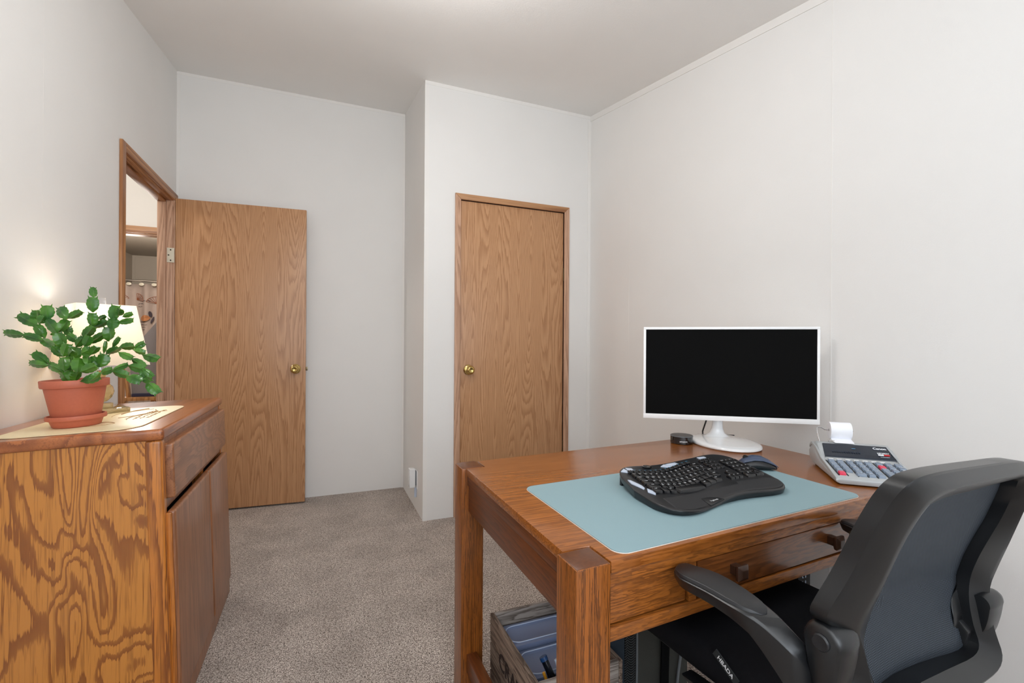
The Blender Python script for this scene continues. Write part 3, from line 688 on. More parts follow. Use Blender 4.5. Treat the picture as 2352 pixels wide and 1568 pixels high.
# ================================================================== DESK
A0 = math.radians(3.8)
DO = (.399, .681, 0); ZT = .72
def dx(u, v, z): return (u*math.cos(A0), u*math.sin(A0)+v, z)
def dw(u, v, z=ZT): return Vector((DO[0]+u*math.cos(A0), DO[1]+u*math.sin(A0)+v, z))
desk = empty('writing_desk', DO); tag(desk, 'mission style oak desk with thick square legs and a central drawer', 'desk')
def db(mat, name, *boxes, bevel=0, parent=None, seg=2):
    m = MB()
    for b in boxes: m.box(*b)
    return m.build(name, mat, parent or desk, bevel, seg, xf=dx)
UW, VD = 1.20, .765
for u0, v0, hv in ((0, 0, .072), (UW-.072, 0, .072), (0, VD-.078, .078), (UW-.072, VD-.078, .078)):
    lg = db(M['desk_leg'], 'leg', (u0, v0, 0, u0+.072, v0+hv, .7195), bevel=.003)
    m = MB(); z0, z1, i = .7193, .7235, .012
    m.add([(u0+.002, v0+.002, z0), (u0+.070, v0+.002, z0), (u0+.070, v0+hv-.002, z0), (u0+.002, v0+hv-.002, z0),
           (u0+i, v0+i, z1), (u0+.072-i, v0+i, z1), (u0+.072-i, v0+hv-i, z1), (u0+i, v0+hv-i, z1)],
          [(3,2,1,0),(4,5,6,7),(0,1,5,4),(1,2,6,5),(2,3,7,6),(3,0,4,7)])
    m.build('leg_cap', M['desk_end'], lg, .002, xf=dx)
m = MB(); z0, z1 = .698, ZT
m.prism([(.075, .004), (UW-.075, .004), (UW-.075, .075), (UW-.014, .075), (UW-.014, VD-.080), (UW-.075, VD-.080), (UW-.075, VD-.004), (.075, VD-.004), (.075, VD-.080), (.014, VD-.080), (.014, .075), (.075, .075)], z0, z1)
m.build('tabletop', M['desk_top'], desk, .003, xf=dx)
db(M['desk_front'], 'front_rail', (.072, .006, .678, UW-.072, .040, .698), bevel=.001)
db(M['desk_front'], 'front_panel', (.072, .012, .604, .2615, .034, .677), bevel=.003)
db(M['desk_front'], 'front_panel', (.831, .012, .604, UW-.072, .034, .677), bevel=.003)
db(M['desk_front'], 'divider_stile', (.267, .008, .602, .286, .034, .678), bevel=.001); db(M['desk_front'], 'divider_stile', (.806, .008, .602, .829, .034, .678), bevel=.001)
db(M['seam'], 'drawer_recess', (.073, .036, .600, UW-.073, .042, .680))
drw = db(M['desk_draw'], 'drawer', (.289, .007, .605, .803, .034, .676), bevel=.002)
db(M['desk_front'], 'lower_rail', (.072, .005, .577, UW-.072, .034, .601), bevel=.002)
for u in (.390, .722):
    m = MB(); z = .643
    def ring(h, v): return [(u-h, v, z-h), (u+h, v, z-h), (u+h, v, z+h), (u-h, v, z+h)]
    m.loft([ring(.0095, .008), ring(.0095, -.007), ring(.0145, -.012), ring(.0150, -.018), ring(.008, -.024)])
    kn = m.build('knob', M['dark_wood'], drw, .0012, xf=dx)
MB().tube([(.742, -.026, .668), (.760, -.034, .672)], .0018, 8).build('key', M['darkbrass'], drw, xf=dx)
for u in (.022, UW-.046):
    db(M['desk_shaded'], 'side_rail', (u, .070, .589, u+.024, VD-.077, .699), bevel=.001)
    db(M['desk_shaded'], 'side_rail', (u-.004 if u < .5 else u+.004, .070, .668, u+.020 if u < .5 else u+.028, VD-.077, .6985), bevel=.002)
    db(M['desk_shaded'], 'stretcher', (u-.004, .070, .098, u+.030, VD-.077, .152), bevel=.003)
db(M['desk_shaded'], 'back_rail', (.072, VD-.05, .60, UW-.072, VD-.028, .698))
db(M['desk_shaded'], 'drawer_bottom', (.075, .045, .606, UW-.075, VD-.06, .612))

# desk mat
dm = empty('desk_mat', tuple(dw(.10, .015))); tag(dm, 'pale blue leather desk mat under the keyboard', 'desk mat')
def mx(x, y, z): return (x*math.cos(A0)-0*y, x*math.sin(A0)+y, z)
MB().prism(rrect(0, 0, .778, .428, .028), 0.0, .0012).build('backing', M['deskmat_edge'], dm, xf=mx)
MB().prism(rrect(.0008, .0008, .7772, .4272, .0275), .0012, .0028).build('mat_surface', M['deskmat'], dm, xf=mx)
MZ = ZT+.0028

# ------------------------------------------------------------------ keyboard
KO = Vector((.690, .812, MZ))
kb = empty('keyboard', tuple(KO)); tag(kb, 'black wave shaped wireless keyboard on the blue mat', 'keyboard')
def kz(s, t):                                   # height of the key deck above the mat
    wave = .0055*math.cos(2*PI*(s-.02)/.62)*(1 if s < .64 else .0)+(.0055 if s >= .64 else 0)
    return .010+.024*max(0, t)**1.0 + wave*.8 + .003*math.sin(PI*min(max(s, 0), 1))
def kp(s, t, h=0): return (s*.455+t*.043, s*.030+t*.272, kz(s, t)+h)
def t0(s): return -.035*math.cos(2*PI*(s-.16)/.78)*1.0 - .035*math.exp(-((s-.18)/.14)**2)
def t1(s): return .985 + .035*math.cos(2*PI*(s-.20)/.72)
nS, nT = 56, 24
top = []; 
for j in range(nT+1):
    row = []
    for i in range(nS+1):
        s = i/nS; q = abs(2*s-1); rnd_ = (1-q**9)**(1/2.4) if q < 1 else 0
        a, b = t0(s), t1(s); mid = .47; lo_ = mid+(a-mid)*rnd_; hi_ = mid+(b-mid)*rnd_
        tt = lo_+(hi_-lo_)*(.5-.5*math.cos(PI*j/nT)); edge = min(j, nT-j)
        ed2 = min(i, nS-i)
        dz = -.0045*(edge == 0)-.0012*(edge == 1)-.003*(ed2 == 0)-.001*(ed2 == 1)
        row.append(kp(s, tt, dz))
    top.append(row)
m = MB(); n = nS+1
m.v = [p for r in top for p in r]; m.f = [(j*n+i, j*n+i+1, (j+1)*n+i+1, (j+1)*n+i) for j in range(nT) for i in range(nS)]
per = [(0, i) for i in range(nS+1)]+[(j, nS) for j in range(1, nT+1)]+[(nT, i) for i in range(nS-1, -1, -1)]+[(j, 0) for j in range(nT-1, 0, -1)]
b0 = len(m.v); ids = [j*n+i for j, i in per]
cxk, cyk = .25, .15
for idx in ids:
    x, y, z = m.v[idx]; t_ = y/.272
    m.v.append((x+(cxk-x)*.012, y+(cyk-y)*.02, max(.002, z-.013)))
L = len(ids)
for k in range(L): m.f.append((ids[k], ids[(k+1) % L], b0+(k+1) % L, b0+k))
m.f.append(tuple(b0+k for k in range(L)))
m.build('shell', M['kbd'], kb, smooth=True, angle=50)
for s in (.06, .93):                            # tilt feet at the back
    p = kp(s, .86); MB().box(p[0]-.006, p[1]-.004, 0, p[0]+.006, p[1]+.004, p[2]-.010).build('foot', M['black'], kb)
# palm rest overlay
def front_t(s):
    q = abs(2*s-1); r_ = (1-q**9)**(1/2.4) if q < 1 else 0
    return .47+(t0(s)-.47)*r_
m = MB(); nn = 70; rows = []
for j in range(9):
    r = []
    for i in range(nn+1):
        s = .085+.890*i/nn; lo_ = front_t(s)+.014; hi_ = (.255+.025*math.cos(2*PI*(s-.30)/.62)*(s < .66)+(.03*(s >= .66)))
        if s > .90: hi_ -= (s-.90)*.8
        hi_ = max(hi_, lo_+.004); tt = lo_+(hi_-lo_)*j/8
        r.append(kp(s, tt, .0004 if 0 < j < 8 and 0 < i < nn else -.0012))
    rows.append(r)
m.loft(rows, False, False); m.build('palm_rest', M['kbdpalm'], kb, smooth=True, angle=60)
def kface(s, t, h):                              # oriented frame on the deck
    o_ = Vector(kp(s, t, h)); ex = Vector(kp(s+.01, t, h))-o_; ey = Vector(kp(s, t+.01, h))-o_
    return frame(o_, ex, ey)
def key(s, t, ws, ht, mat='key', name='key', h=.0068, lab=None):
    m = MB(); tp = .12
    def q(a, b, hh, sh): return kp(s+a*ws*sh, t+b*ht*sh, hh)
    base = [q(-.5, -.5, -.002, 1), q(.5, -.5, -.002, 1), q(.5, .5, -.002, 1), q(-.5, .5, -.002, 1)]
    topv = [q(-.5, -.46, h, .86), q(.5, -.46, h, .86), q(.5, .54, h+.0006, .86), q(-.5, .54, h+.0006, .86)]
    m.loft([base, topv]); return m.build(name, M[mat], kb, .0009, 2)
ROWS = [.335, .425, .515, .605, .695, .79]      # t centre of the rows, front to back
def rowcurve(s): return -.022*math.cos(2*PI*(s-.32)/.56)
legends = []
def place_row(row, start, widths, labels, ht=.083):
    s = start
    for wdt, lb_ in zip(widths, labels):
        c = s+wdt/2; t = ROWS[row]+rowcurve(c)
        legends.append((c-.004, t+.012, lb_, .0068, key(c, t, wdt*.95, ht))); s += wdt
u = .0385
place_row(0, .085, [.055, .045, .045, .215, .045, .050, .052], ['Ctrl', '', 'Alt', '', 'Alt', '', 'Ctrl'], .088)
place_row(1, .083, [.088]+[u+.0015]*10+[.063], ['Shift']+list('ZXCVBNM')+[',', '.', '/']+['Shift'])
place_row(2, .083, [.068]+[u+.0015]*11+[.045], ['Caps']+list('ASDFGHJKL')+[';', "'"]+['Enter'])
place_row(3, .083, [.056]+[u+.0012]*12, ['Tab']+list('QWERTYUIOP')+['[', ']'])
place_row(4, .083, [u]*12+[.064], ['`']+list('1234567890')+['-', 'Back'])
place_row(5, .083, [.032]+[.0385]*12, ['Esc']+['F%d' % i for i in range(1, 13)], .052)
for r in range(6):
    cols = 2 if r in (2, 3, 4) else 3
    if r == 2: continue
    for c in range(3):
        if r == 1 and c != 1: continue
        s = .672+c*.036; t = ROWS[r]+.005
        legends.append((s-.004, t+.012, {0: '<v>'[c], 1: '^'}.get(r, '-'), .0068, key(s, t, .033, .08 if r < 5 else .05)))
pad = [['0', '.'], ['1', '2', '3'], ['4', '5', '6', '+'], ['7', '8', '9'], ['Num', '/', '*', '-']]
for r, rowk in enumerate(pad):
    s = .795
    for c, lb_ in enumerate(rowk):
        wdt = .078 if lb_ == '0' else .0375
        t = ROWS[r]+.005; legends.append((s+wdt/2-.004, t+.012, lb_, .0068, key(s+wdt/2, t, wdt*.95, .083))); s += wdt
key(.795+.0375*3.5, ROWS[0]+.05, .0355, .17); key(.795+.0375*3.5, ROWS[2]+.05, .0355, .17)
# legends: one printed sub-part mesh on the deck
def add_text_to(vv, ff, s, size, Mx):
    cu = bpy.data.curves.new('t', 'FONT'); cu.body = s; cu.size = size; cu.align_x = 'CENTER'; cu.align_y = 'CENTER'; cu.resolution_u = 1; cu.offset = .00012
    t_ = bpy.data.objects.new('t', cu); COL.objects.link(t_); dg = bpy.context.evaluated_depsgraph_get(); dg.update()
    me = bpy.data.meshes.new_from_object(t_.evaluated_get(dg)); me.transform(Mx); b = len(vv)
    vv += [tuple(v.co) for v in me.vertices]; ff += [tuple(b+i for i in p.vertices) for p in me.polygons]
    bpy.data.objects.remove(t_); bpy.data.meshes.remove(me)
for (s, t, lb_, h, kobj) in legends:
    if not lb_: continue
    tv = []; tf = []; add_text_to(tv, tf, lb_, .0048 if len(lb_) > 1 else .0086, kface(s, t, h+.0013))
    m = MB(); m.v = tv; m.f = tf; m.build('legend', M['legendblue' if lb_[0] == 'F' and len(lb_) > 1 else 'legend'], kobj)
def silver(pts, h=.0022):
    m = MB(); m.loft([[kp(s, t, -.001) for s, t in pts], [kp(s, t, h) for s, t in pts]]); return m.build('media_key', M['silver'], kb, .0008)
silver([(.028, .60), (.045, .58), (.062, .66), (.066, .74), (.045, .79), (.026, .70)] if 0 else [(.020, .575), (.050, .42), (.064, .44), (.066, .50), (.040, .64), (.024, .66)])
silver([(.052, .36), (.078, .29), (.098, .34), (.074, .43)])
silver([(.048, .865), (.092, .815), (.098, .87), (.090, .925)])
silver([(.102, .845), (.146, .835), (.150, .925), (.108, .945)])
silver([(.372, .90), (.415, .83), (.448, .835), (.412, .93)]); silver([(.422, .925), (.455, .835), (.505, .84), (.495, .91)])
silver([(.70, .93), (.70, .885), (.77, .895), (.765, .93)])
p = Vector(kp(.275, .935))
MB().lathe([(0, .0005), (.013, .001), (.0135, .004), (.010, .005), (.008, .0035), (0, .003)], n=28, caps=False).build('zoom_dial', M['blackgloss'], kb, smooth=True, xf=lambda x, y, z: (x+p.x, y+p.y, z+p.z))
# maker's badge on the front of the palm rest
m = MB(); pts = [(.315, t0(.315)+.012), (.440, t0(.440)+.012), (.418, .08), (.372, .125), (.322, .13)]
m.loft([[kp(s, t, -.0005) for s, t in pts], [kp(s, t, .0014) for s, t in pts]]); m.build('badge', M['kbd'], kb, .0006)
tv = []; tf = []; add_text_to(tv, tf, 'logitech', .0080, Matrix.Identity(4))
m = MB(); m.v = [kp(.372+x/.455, .045+y/.272, .0036) for x, y, z in tv]; m.f = tf; m.build('badge_lettering', M['legend'], kb)

# ------------------------------------------------------------------ mouse
mo = empty('computer_mouse', (1.243, 1.038, MZ), math.radians(-30)); tag(mo, 'dark blue grey wireless mouse beside the keyboard', 'mouse')
prof = [(-.057, .010, .006), (-.052, .020, .018), (-.038, .027, .030), (-.015, .030, .039), (.008, .030, .038), (.030, .028, .028), (.046, .023, .017), (.056, .012, .008)]
def mring(x, w_, h, sc_=1.0, z0=.002):
    out = []
    for k in range(13):
        a = PI*k/12; out.append((x, w_*sc_*math.cos(a), z0+(h-z0)*sc_*math.sin(a)**.75))
    return out
m = MB(); m.loft([mring(*p_) for p_ in prof], True, True); m.build('body', M['black'], mo, smooth=True, angle=70, subsurf=1)
m = MB(); rings = []
for x, w_, h in prof[1:]:
    rings.append([(x*1.02, w_*1.0*math.cos(PI*(.22+.56*k/10)), .0016+h*math.sin(PI*(.22+.56*k/10))**.75) for k in range(11)])
m.loft(rings, False, False); tp_ = m.build('top_cover', M['navy'], mo, smooth=True, angle=80); sd = tp_.modifiers.new('t', 'SOLIDIFY'); sd.thickness = .0012; sd.offset = 1
MB().tube([(-.034, -.004, .033), (-.034, .004, .033)], .008, 16).build('scroll_wheel', M['black'], mo, smooth=True)

# ------------------------------------------------------------------ monitor
mn = empty('computer_monitor', (1.457, 1.348, ZT), math.radians(-35.2)); tag(mn, 'white framed computer monitor with a dark screen on the desk', 'monitor')
DH = .316; z0, z1 = .089, .453
m = MB(); fr = [(-DH, z0, DH, z0+.020), (-DH, z1-.010, DH, z1), (-DH, z0+.020, -DH+.010, z1-.010), (DH-.010, z0+.020, DH, z1-.010)]
MB().box(-DH, -.001, z0, DH, .016, z0+.019).box(-DH, -.001, z1-.0095, DH, .016, z1).box(-DH, -.001, z0+.019, -DH+.0095, .016, z1-.0095).box(DH-.0095, -.001, z0+.019, DH, .016, z1-.0095).build('bezel', M['white'], mn, .0012)
MB().box(-DH+.0095, .001, z0+.019, DH-.0095, .010, z1-.0095).build('screen', M['screen'], mn)
m = MB(); m.loft([[(-DH+.004, .016, z0+.004), (DH-.004, .016, z0+.004), (DH-.004, .016, z1-.004), (-DH+.004, .016, z1-.004)],
                  [(-.22, .045, z0+.03), (.22, .045, z0+.03), (.22, .040, z1-.08), (-.22, .040, z1-.08)]]); m.build('rear_housing', M['white'], mn, .004)
BR_ = math.radians(35.2-17)                    # long axis of the oval foot
def bxf(x, y, z):
    c, s = math.cos(BR_), math.sin(BR_); return (x*c-y*s-.012, x*s+y*c+.004, z)
MB().lathe([(0, 0), (.975, 0), (1.0, .0035), (.992, .009), (.95, .013), (.80, .0155), (.5, .019), (.25, .022), (0, .0225)], n=72, sx=.118, sy=.158, caps=False).build('stand_foot', M['whitegloss'], mn, smooth=True, xf=bxf, angle=55)
NX, NY = -.028, .062
m = MB(); rings = []
for zz, a, b, yy in ((.014, .060, .050, 0), (.022, .042, .036, 0), (.034, .028, .026, -.001), (.052, .021, .019, -.004), (.075, .019, .015, -.010), (.105, .019, .013, -.018), (.135, .019, .012, -.026)):
    rings.append([(NX+a*math.cos(2*PI*k/32), NY+yy+b*math.sin(2*PI*k/32), zz) for k in range(32)])
m.loft(rings); m.build('stand_neck', M['whitegloss'], mn, smooth=True, angle=60)
m = MB(); m.tube([(-.055, .055, .14), (-.062, .075, .09), (-.075, .10, .03), (-.07, .13, .006), (0, .17, .005), (.06, .165, .005)], .0032, 8); m.build('power_cord', M['black'], mn, smooth=True)

# ------------------------------------------------------------------ smart speaker puck
ec = empty('smart_speaker', (1.306, 1.432, ZT)); tag(ec, 'small round black smart speaker left of the monitor foot', 'smart speaker')
MB().lathe([(0, 0), (.039, 0), (.0418, .002), (.042, .028), (0, .028)], n=56, caps=False).build('body', M['blackgloss'], ec, smooth=True, angle=50)
MB().lathe([(.0405, .028), (.0422, .0285), (.0422, .0305), (.0405, .031)], n=56, caps=False).build('light_ring', M['piping'], ec, smooth=True)
MB().lathe([(0, .028), (.0405, .028), (.0402, .0315), (0, .0318)], n=56, caps=False).build('top_disc', M['black'], ec, smooth=True, angle=40)
m = MB()
for a in (0, 1, 2, 3):
    m.lathe([(0, .0318), (.002, .0318), (.002, .0322), (0, .0322)], (.025*math.cos(a*PI/2+.5), .025*math.sin(a*PI/2+.5), 0), 10, caps=False)
m.build('buttons', M['piping'], ec)
al = math.atan2(0-1.432, 0-1.306)+.17
cu_v = []; cu_f = []; add_text_to(cu_v, cu_f, 'amazon', .0095, Matrix.Identity(4))
m = MB(); m.v = [(.0424*math.cos(al+x/.0424), .0424*math.sin(al+x/.0424), .0125+y) for x, y, z in cu_v]; m.f = cu_f; m.build('lettering', M['legend'], ec)

# ------------------------------------------------------------------ printing calculator
ca = empty('printing_calculator', (1.314, .847, ZT), math.radians(-42)); tag(ca, 'silver desktop printing calculator with a paper roll and dark display', 'calculator')
CWd, CDp = .203, .285
def czt(y): return .020+.030*(y/CDp)            # deck height
# body section along y
sec = [(0, .004, .016), (.006, .002, .021), (.15, .002, .037), (.165, .002, .046), (.215, .002, .072), (.235, .003, .076), (.27, .005, .066), (.285, .010, .050)]
m = MB(); rings = []
for y, za, zb_ in sec:
    g = .010 if y < .16 else .012
    rings.append([(.002, y, za+.004), (.010, y, za), (CWd-.010, y, za), (CWd-.002, y, za+.004), (CWd, y, zb_*.72), (CWd-g*.5, y, zb_-.001), (CWd-g-.004, y, zb_), (g+.004, y, zb_), (g*.5, y, zb_-.001), (0, y, zb_*.72)])
m.loft(rings); m.build('body', M['calc'], ca, .0015, smooth=True, angle=35)
m = MB()                                       # raised side rims
for x in (0, CWd-.007):
    m.loft([[(x, y, z-.006), (x+.007, y, z-.006), (x+.007, y, z+.004), (x, y, z+.004)] for y, z in ((.004, .016), (.08, .028), (.15, .038), (.21, .060), (.26, .066), (.282, .052))])
m.build('side_rim', M['calc'], ca, .002)
m = MB(); d0, d1 = (.158, .0430), (.214, .0735)
m.add([(.014, d0[0], d0[1]), (CWd-.010, d0[0], d0[1]), (CWd-.010, d0[0]+.002, d0[1]+.004), (.014, d0[0]+.002, d0[1]+.004),
       (.020, d1[0], d1[1]+.001), (CWd-.016, d1[0], d1[1]+.001), (CWd-.016, d1[0]+.006, d1[1]-.004), (.020, d1[0]+.006, d1[1]-.004)],
      [(3,2,1,0),(4,5,6,7),(0,1,5,4),(1,2,6,5),(2,3,7,6),(3,0,4,7)])
dsp = m.build('display_window', M['calcwin'], ca, .002)
def dface(x, f): return frame((x, d0[0]+(d1[0]-d0[0])*f-.0006, d0[1]+(d1[1]-d0[1])*f+.0016), (1, 0, 0), (0, d1[0]-d0[0], d1[1]-d0[1]))
text('brand_lettering', 'Canon', .0125, M['legend'], ca, dface(CWd-.037, .80), .0001, .0004)
text('model_lettering', 'MP25DV', .0080, M['legend'], ca, dface(CWd-.034, .47), .0001, .0002)
text('model_lettering', 'TAX & CONVERSION', .0024, M['legend'], ca, dface(CWd-.033, .22), .0001, .0001)
for x0, x1, mt, nm in ((CWd-.048, CWd-.034, 'legend', 'white_block'), (CWd-.033, CWd-.019, 'red', 'red_block')):
    m = MB(); F_ = dface(0, .32); F2 = dface(0, .40)
    a = [F_ @ Vector((x0, -.0006, 0)), F_ @ Vector((x1, -.0006, 0)), F2 @ Vector((x1, .0006, 0)), F2 @ Vector((x0, .0006, 0))]
    m.add([tuple(q) for q in a]+[tuple(q+Vector((0, .0003, -.0003))) for q in a], [(0,1,2,3),(7,6,5,4),(0,4,5,1),(1,5,6,2),(2,6,7,3),(3,7,4,0)]); m.build(nm, M[mt], ca)
m = MB(); F_ = dface(0, .68); a = [F_ @ Vector((x, y, .0002)) for x, y in ((.093, 0), (.103, 0), (.103, .0014), (.093, .0014))]
m.add([tuple(q) for q in a], [(0, 1, 2, 3)]); m.build('display_indicator', M['legendblue'], ca)
sv = []; sf = []; add_text_to(sv, sf, '888888888888', .0125, dface(.075, .42)); m = MB(); m.v = sv; m.f = sf; m.build('display_digits', M['calcseg'], ca)
def ckey(x, y, wx, wy, mat='calckey', nm='key'):
    z = .0195+.016*(y/.15); m = MB(); h = .0075; s_ = (.037-.021)/.144
    pts = lambda q, hh: [(x+q, y+q, z+hh), (x+wx-q, y+q, z+hh), (x+wx-q, y+wy-q, z+wy*s_+hh), (x+q, y+wy-q, z+wy*s_+hh)]
    m.loft([pts(0, 0), pts(.0012, h)]); return m.build(nm, M[mat], ca, .0005)
m = MB()                                        # dark wells between the key columns
cols = [.014, .036, .060, .083, .105, .132, .155, .178]
for x in cols: m.box(x-.0035, .018, .0205, x-.0005, .142, .0375)
wells = m.build('key_wells', M['calckeydk'], ca, xf=lambda x, y, z: (x, y, z if z < .03 else .0215+.0165*(y/.15)))
ckeys = {}
for ci, x in enumerate(cols):
    wx = .0165
    ys = [.020+.0245*k for k in range(5)]
    for r, y in enumerate(ys):
        mt = 'calckey'; hgt = .019
        if ci in (5, 6) and r == 0: ckeys[ci, r] = ckey(x, y, wx+.002, .044); continue
        if ci in (5, 6) and r == 1: continue
        if ci == 0 and r == 0: mt = 'redkey'
        if ci == 5 and r == 3: mt = 'redkey'
        if ci == 1 and r == 0: continue
        if ci == 2 and r == 0: ckeys[ci, r] = ckey(x-.004, y, wx+.006, hgt); continue
        ckeys[ci, r] = ckey(x, y, wx, hgt, mt)
m = MB()
for k in range(7):
    x = .020+k*.0215; m.box(x, .143, .0375, x+.012, .149, .0415)
m.build('selector_switches', M['white'], ca, .0006)
lv = []; lf = []
labs = {2: ['0', '1', '4', '7', '#'], 3: ['00', '2', '5', '8', ''], 4: ['.', '3', '6', '9', 'x'], 5: ['+', '', '-', 'C', ''], 6: ['=', '', '%', 'x', ''], 7: ['MU', 'M-', 'M+', 'RM', '']}
for ci, ls in labs.items():
    for r, s_ in enumerate(ls):
        if s_:
            lv = []; lf = []; y = .020+.0245*r+.010; add_text_to(lv, lf, s_, .008, frame((cols[ci]+.0075, y, (.0195+.016*((y-.010)/.15)+.0100)), (1, 0, 0), (0, 1, .11))); m = MB(); m.v = lv; m.f = lf; m.build('legend', M['legend'], ckeys[ci, r])
m = MB(); m.tube([(.024, .252, .066), (.020, .262, .090), (.018, .268, .112), (.021, .269, .1165), (.030, .268, .1155), (.040, .268, .109), (.052, .268, .108), (.118, .268, .108)], .0016, 8)
m.build('wire_holder', M['chrome'], ca, smooth=True)
m = MB()
for x in (.030,): m.tube([(x+.010, .225, .079), (x+.020, .240, .081), (x+.028, .232, .080)], .0012, 6)
m.build('paper_guide', M['chrome'], ca)
pr = MB().lathe([(.005, 0), (.0265, 0), (.0268, .001), (.0268, .057), (.0265, .058), (.005, .058), (.005, 0)], n=56, caps=False)
pr.build('paper_roll', M['paper'], ca, smooth=True, angle=40, xf=lambda x, y, z: (.052+z, .268+x, .108+y))
m = MB(); m.loft([[(x, y, z), (x, y+.0004, z+.0005)] for x in (.054,) for y, z in ()] or [[(.054, .256, .0845), (.109, .256, .0845)], [(.054, .247, .0815), (.109, .247, .0815)], [(.054, .228, .0785), (.109, .228, .0785)], [(.056, .216, .0765), (.107, .216, .0765)]], False, False)
pp = m.build('paper_tail', M['paper'], ca); sd = pp.modifiers.new('t', 'SOLIDIFY'); sd.thickness = .0004
for x, y in ((.02, .02), (.16, .02), (.02, .26), (.16, .26)):
    MB().lathe([(0, 0), (.007, 0), (.007, .006), (0, .006)], (x, y, 0), 16, caps=False).build('rubber_foot', M['black'], ca)

# ================================================================== OFFICE CHAIR
CHU = Vector((.9975, .07, 0)); CHF = Vector((-.07, .9975, 0))   # right and forward directions of the chair
CH0 = CHU*.945+CHF*.60
ch = empty('office_chair', (CH0.x, CH0.y, 0)); tag(ch, 'black mesh back office chair with flip-up arms pushed under the desk', 'office chair')
def cw(u, g, z): v = CHU*u+CHF*g; return Vector((v.x-CH0.x, v.y-CH0.y, z))
def loc(p): return Vector((p[0]-CH0.x, p[1]-CH0.y, p[2]))
def mirror(p):                                 # mirror a local point in the chair's middle plane
    v = Vector((p[0], p[1], 0)); d = v.dot(CHU); return Vector(p)-CHU*(2*d)
OUT= [(0.732, 0.4461, 0.5551), (0.7377, 0.4561, 0.5933), (0.7319, 0.4589, 0.6311), (0.7121, 0.4566, 0.6685), (0.6658, 0.4409, 0.7119), (0.6651, 0.4327, 0.7373), (0.6774, 0.4242, 0.7665), (0.6878, 0.4125, 0.8044), (0.6889, 0.3927, 0.8554), (0.6952, 0.3797, 0.8897), (0.6971, 0.3693, 0.9098), (0.7053, 0.3639, 0.9212), (0.723, 0.3609, 0.9292), (0.7659, 0.3626, 0.9314), (0.8317, 0.3687, 0.9288), (0.9383, 0.3795, 0.9226), (1.0447, 0.3905, 0.9158), (1.1149, 0.4017, 0.904), (1.1543, 0.4137, 0.8853), (1.1749, 0.4304, 0.846), (1.2004, 0.4513, 0.7964), (1.2235, 0.4739, 0.7311), (1.2308, 0.4937, 0.6662), (1.1998, 0.4919, 0.6342), (1.1927, 0.4875, 0.5912), (1.1938, 0.4783, 0.554), (1.1949, 0.4692, 0.5175), (1.1607, 0.4616, 0.4981), (1.0832, 0.4539, 0.4923), (0.9548, 0.4442, 0.4907)]
INN= [(0.8169, 0.4487, 0.5417), (0.8006, 0.4562, 0.5763), (0.7889, 0.4621, 0.6142), (0.7859, 0.4629, 0.6355), (0.7924, 0.4644, 0.6549), (0.796, 0.4616, 0.672), (0.7958, 0.4554, 0.6944), (0.7993, 0.4477, 0.7198), (0.7985, 0.4243, 0.7927), (0.799, 0.4119, 0.826), (0.804, 0.4011, 0.8546), (0.8161, 0.3965, 0.8684), (0.8448, 0.3961, 0.8745), (0.8879, 0.3987, 0.8758), (0.9467, 0.4034, 0.8743), (1.0252, 0.4091, 0.8738), (1.0951, 0.4147, 0.8721), (1.1305, 0.4181, 0.8697), (1.1425, 0.4236, 0.8577), (1.1569, 0.4368, 0.8265), (1.1654, 0.4527, 0.7843), (1.1533, 0.4658, 0.7409), (1.1467, 0.4785, 0.7), (1.1476, 0.4894, 0.6578), (1.1391, 0.4869, 0.6193), (1.139, 0.4803, 0.5776), (1.1397, 0.4723, 0.5454), (1.107, 0.4672, 0.534), (1.0189, 0.4621, 0.5385), (0.9037, 0.4554, 0.544)]
AU= [(0.6238, 0.6963, 0.682), (0.6468, 0.6962, 0.683), (0.655, 0.6813, 0.684), (0.6727, 0.6381, 0.685), (0.6747, 0.5767, 0.684), (0.67, 0.5309, 0.681), (0.6668, 0.5021, 0.674), (0.6718, 0.4817, 0.66), (0.6841, 0.4735, 0.645), (0.706, 0.4764, 0.62), (0.7161, 0.4697, 0.59)]
AL= [(0.6092, 0.6856, 0.682), (0.6021, 0.6687, 0.683), (0.5993, 0.6524, 0.684), (0.6062, 0.6064, 0.685), (0.6105, 0.5637, 0.684), (0.617, 0.5351, 0.681), (0.6267, 0.5181, 0.674), (0.6371, 0.4922, 0.66), (0.6474, 0.4755, 0.645), (0.6688, 0.466, 0.62), (0.6814, 0.4627, 0.59)]
def smooth_closed(pts, k=3):
    pts = [Vector(p) for p in pts]; n = len(pts); out = []
    for i in range(n):
        p0, p1, p2, p3 = pts[i-1], pts[i], pts[(i+1) % n], pts[(i+2) % n]
        for j in range(k):
            t = j/k; out.append(.5*((2*p1)+(-p0+p2)*t+(2*p0-5*p1+4*p2-p3)*t*t+(-p0+3*p1-3*p2+p3)*t*t*t))
    return out
O_ = smooth_closed([loc(p) for p in OUT]); I_ = smooth_closed([loc(p) for p in INN])
rings = []; N = len(O_)
for i in range(N):
    o_, i_ = O_[i], I_[i]; mid = o_.lerp(i_, .46)-CHF*.020
    rings.append([o_, o_.lerp(mid, .10)-CHF*.002, o_.lerp(mid, .85), mid+CHF*.0015, i_.lerp(mid, .80), i_, i_+CHF*.030, i_.lerp(o_, .25)+CHF*.036, i_.lerp(o_, .7)+CHF*.034, o_+CHF*.024])
n = len(rings[0]); m = MB(); m.v = [tuple(p) for r in rings for p in r]
m.f = [(i*n+j, i*n+(j+1) % n, ((i+1) % N)*n+(j+1) % n, ((i+1) % N)*n+j) for i in range(N) for j in range(n)]
m.build('back_frame', M['chairplastic'], ch, smooth=True, angle=32)
cen = sum(I_, Vector())/N; m = MB(); K = 9
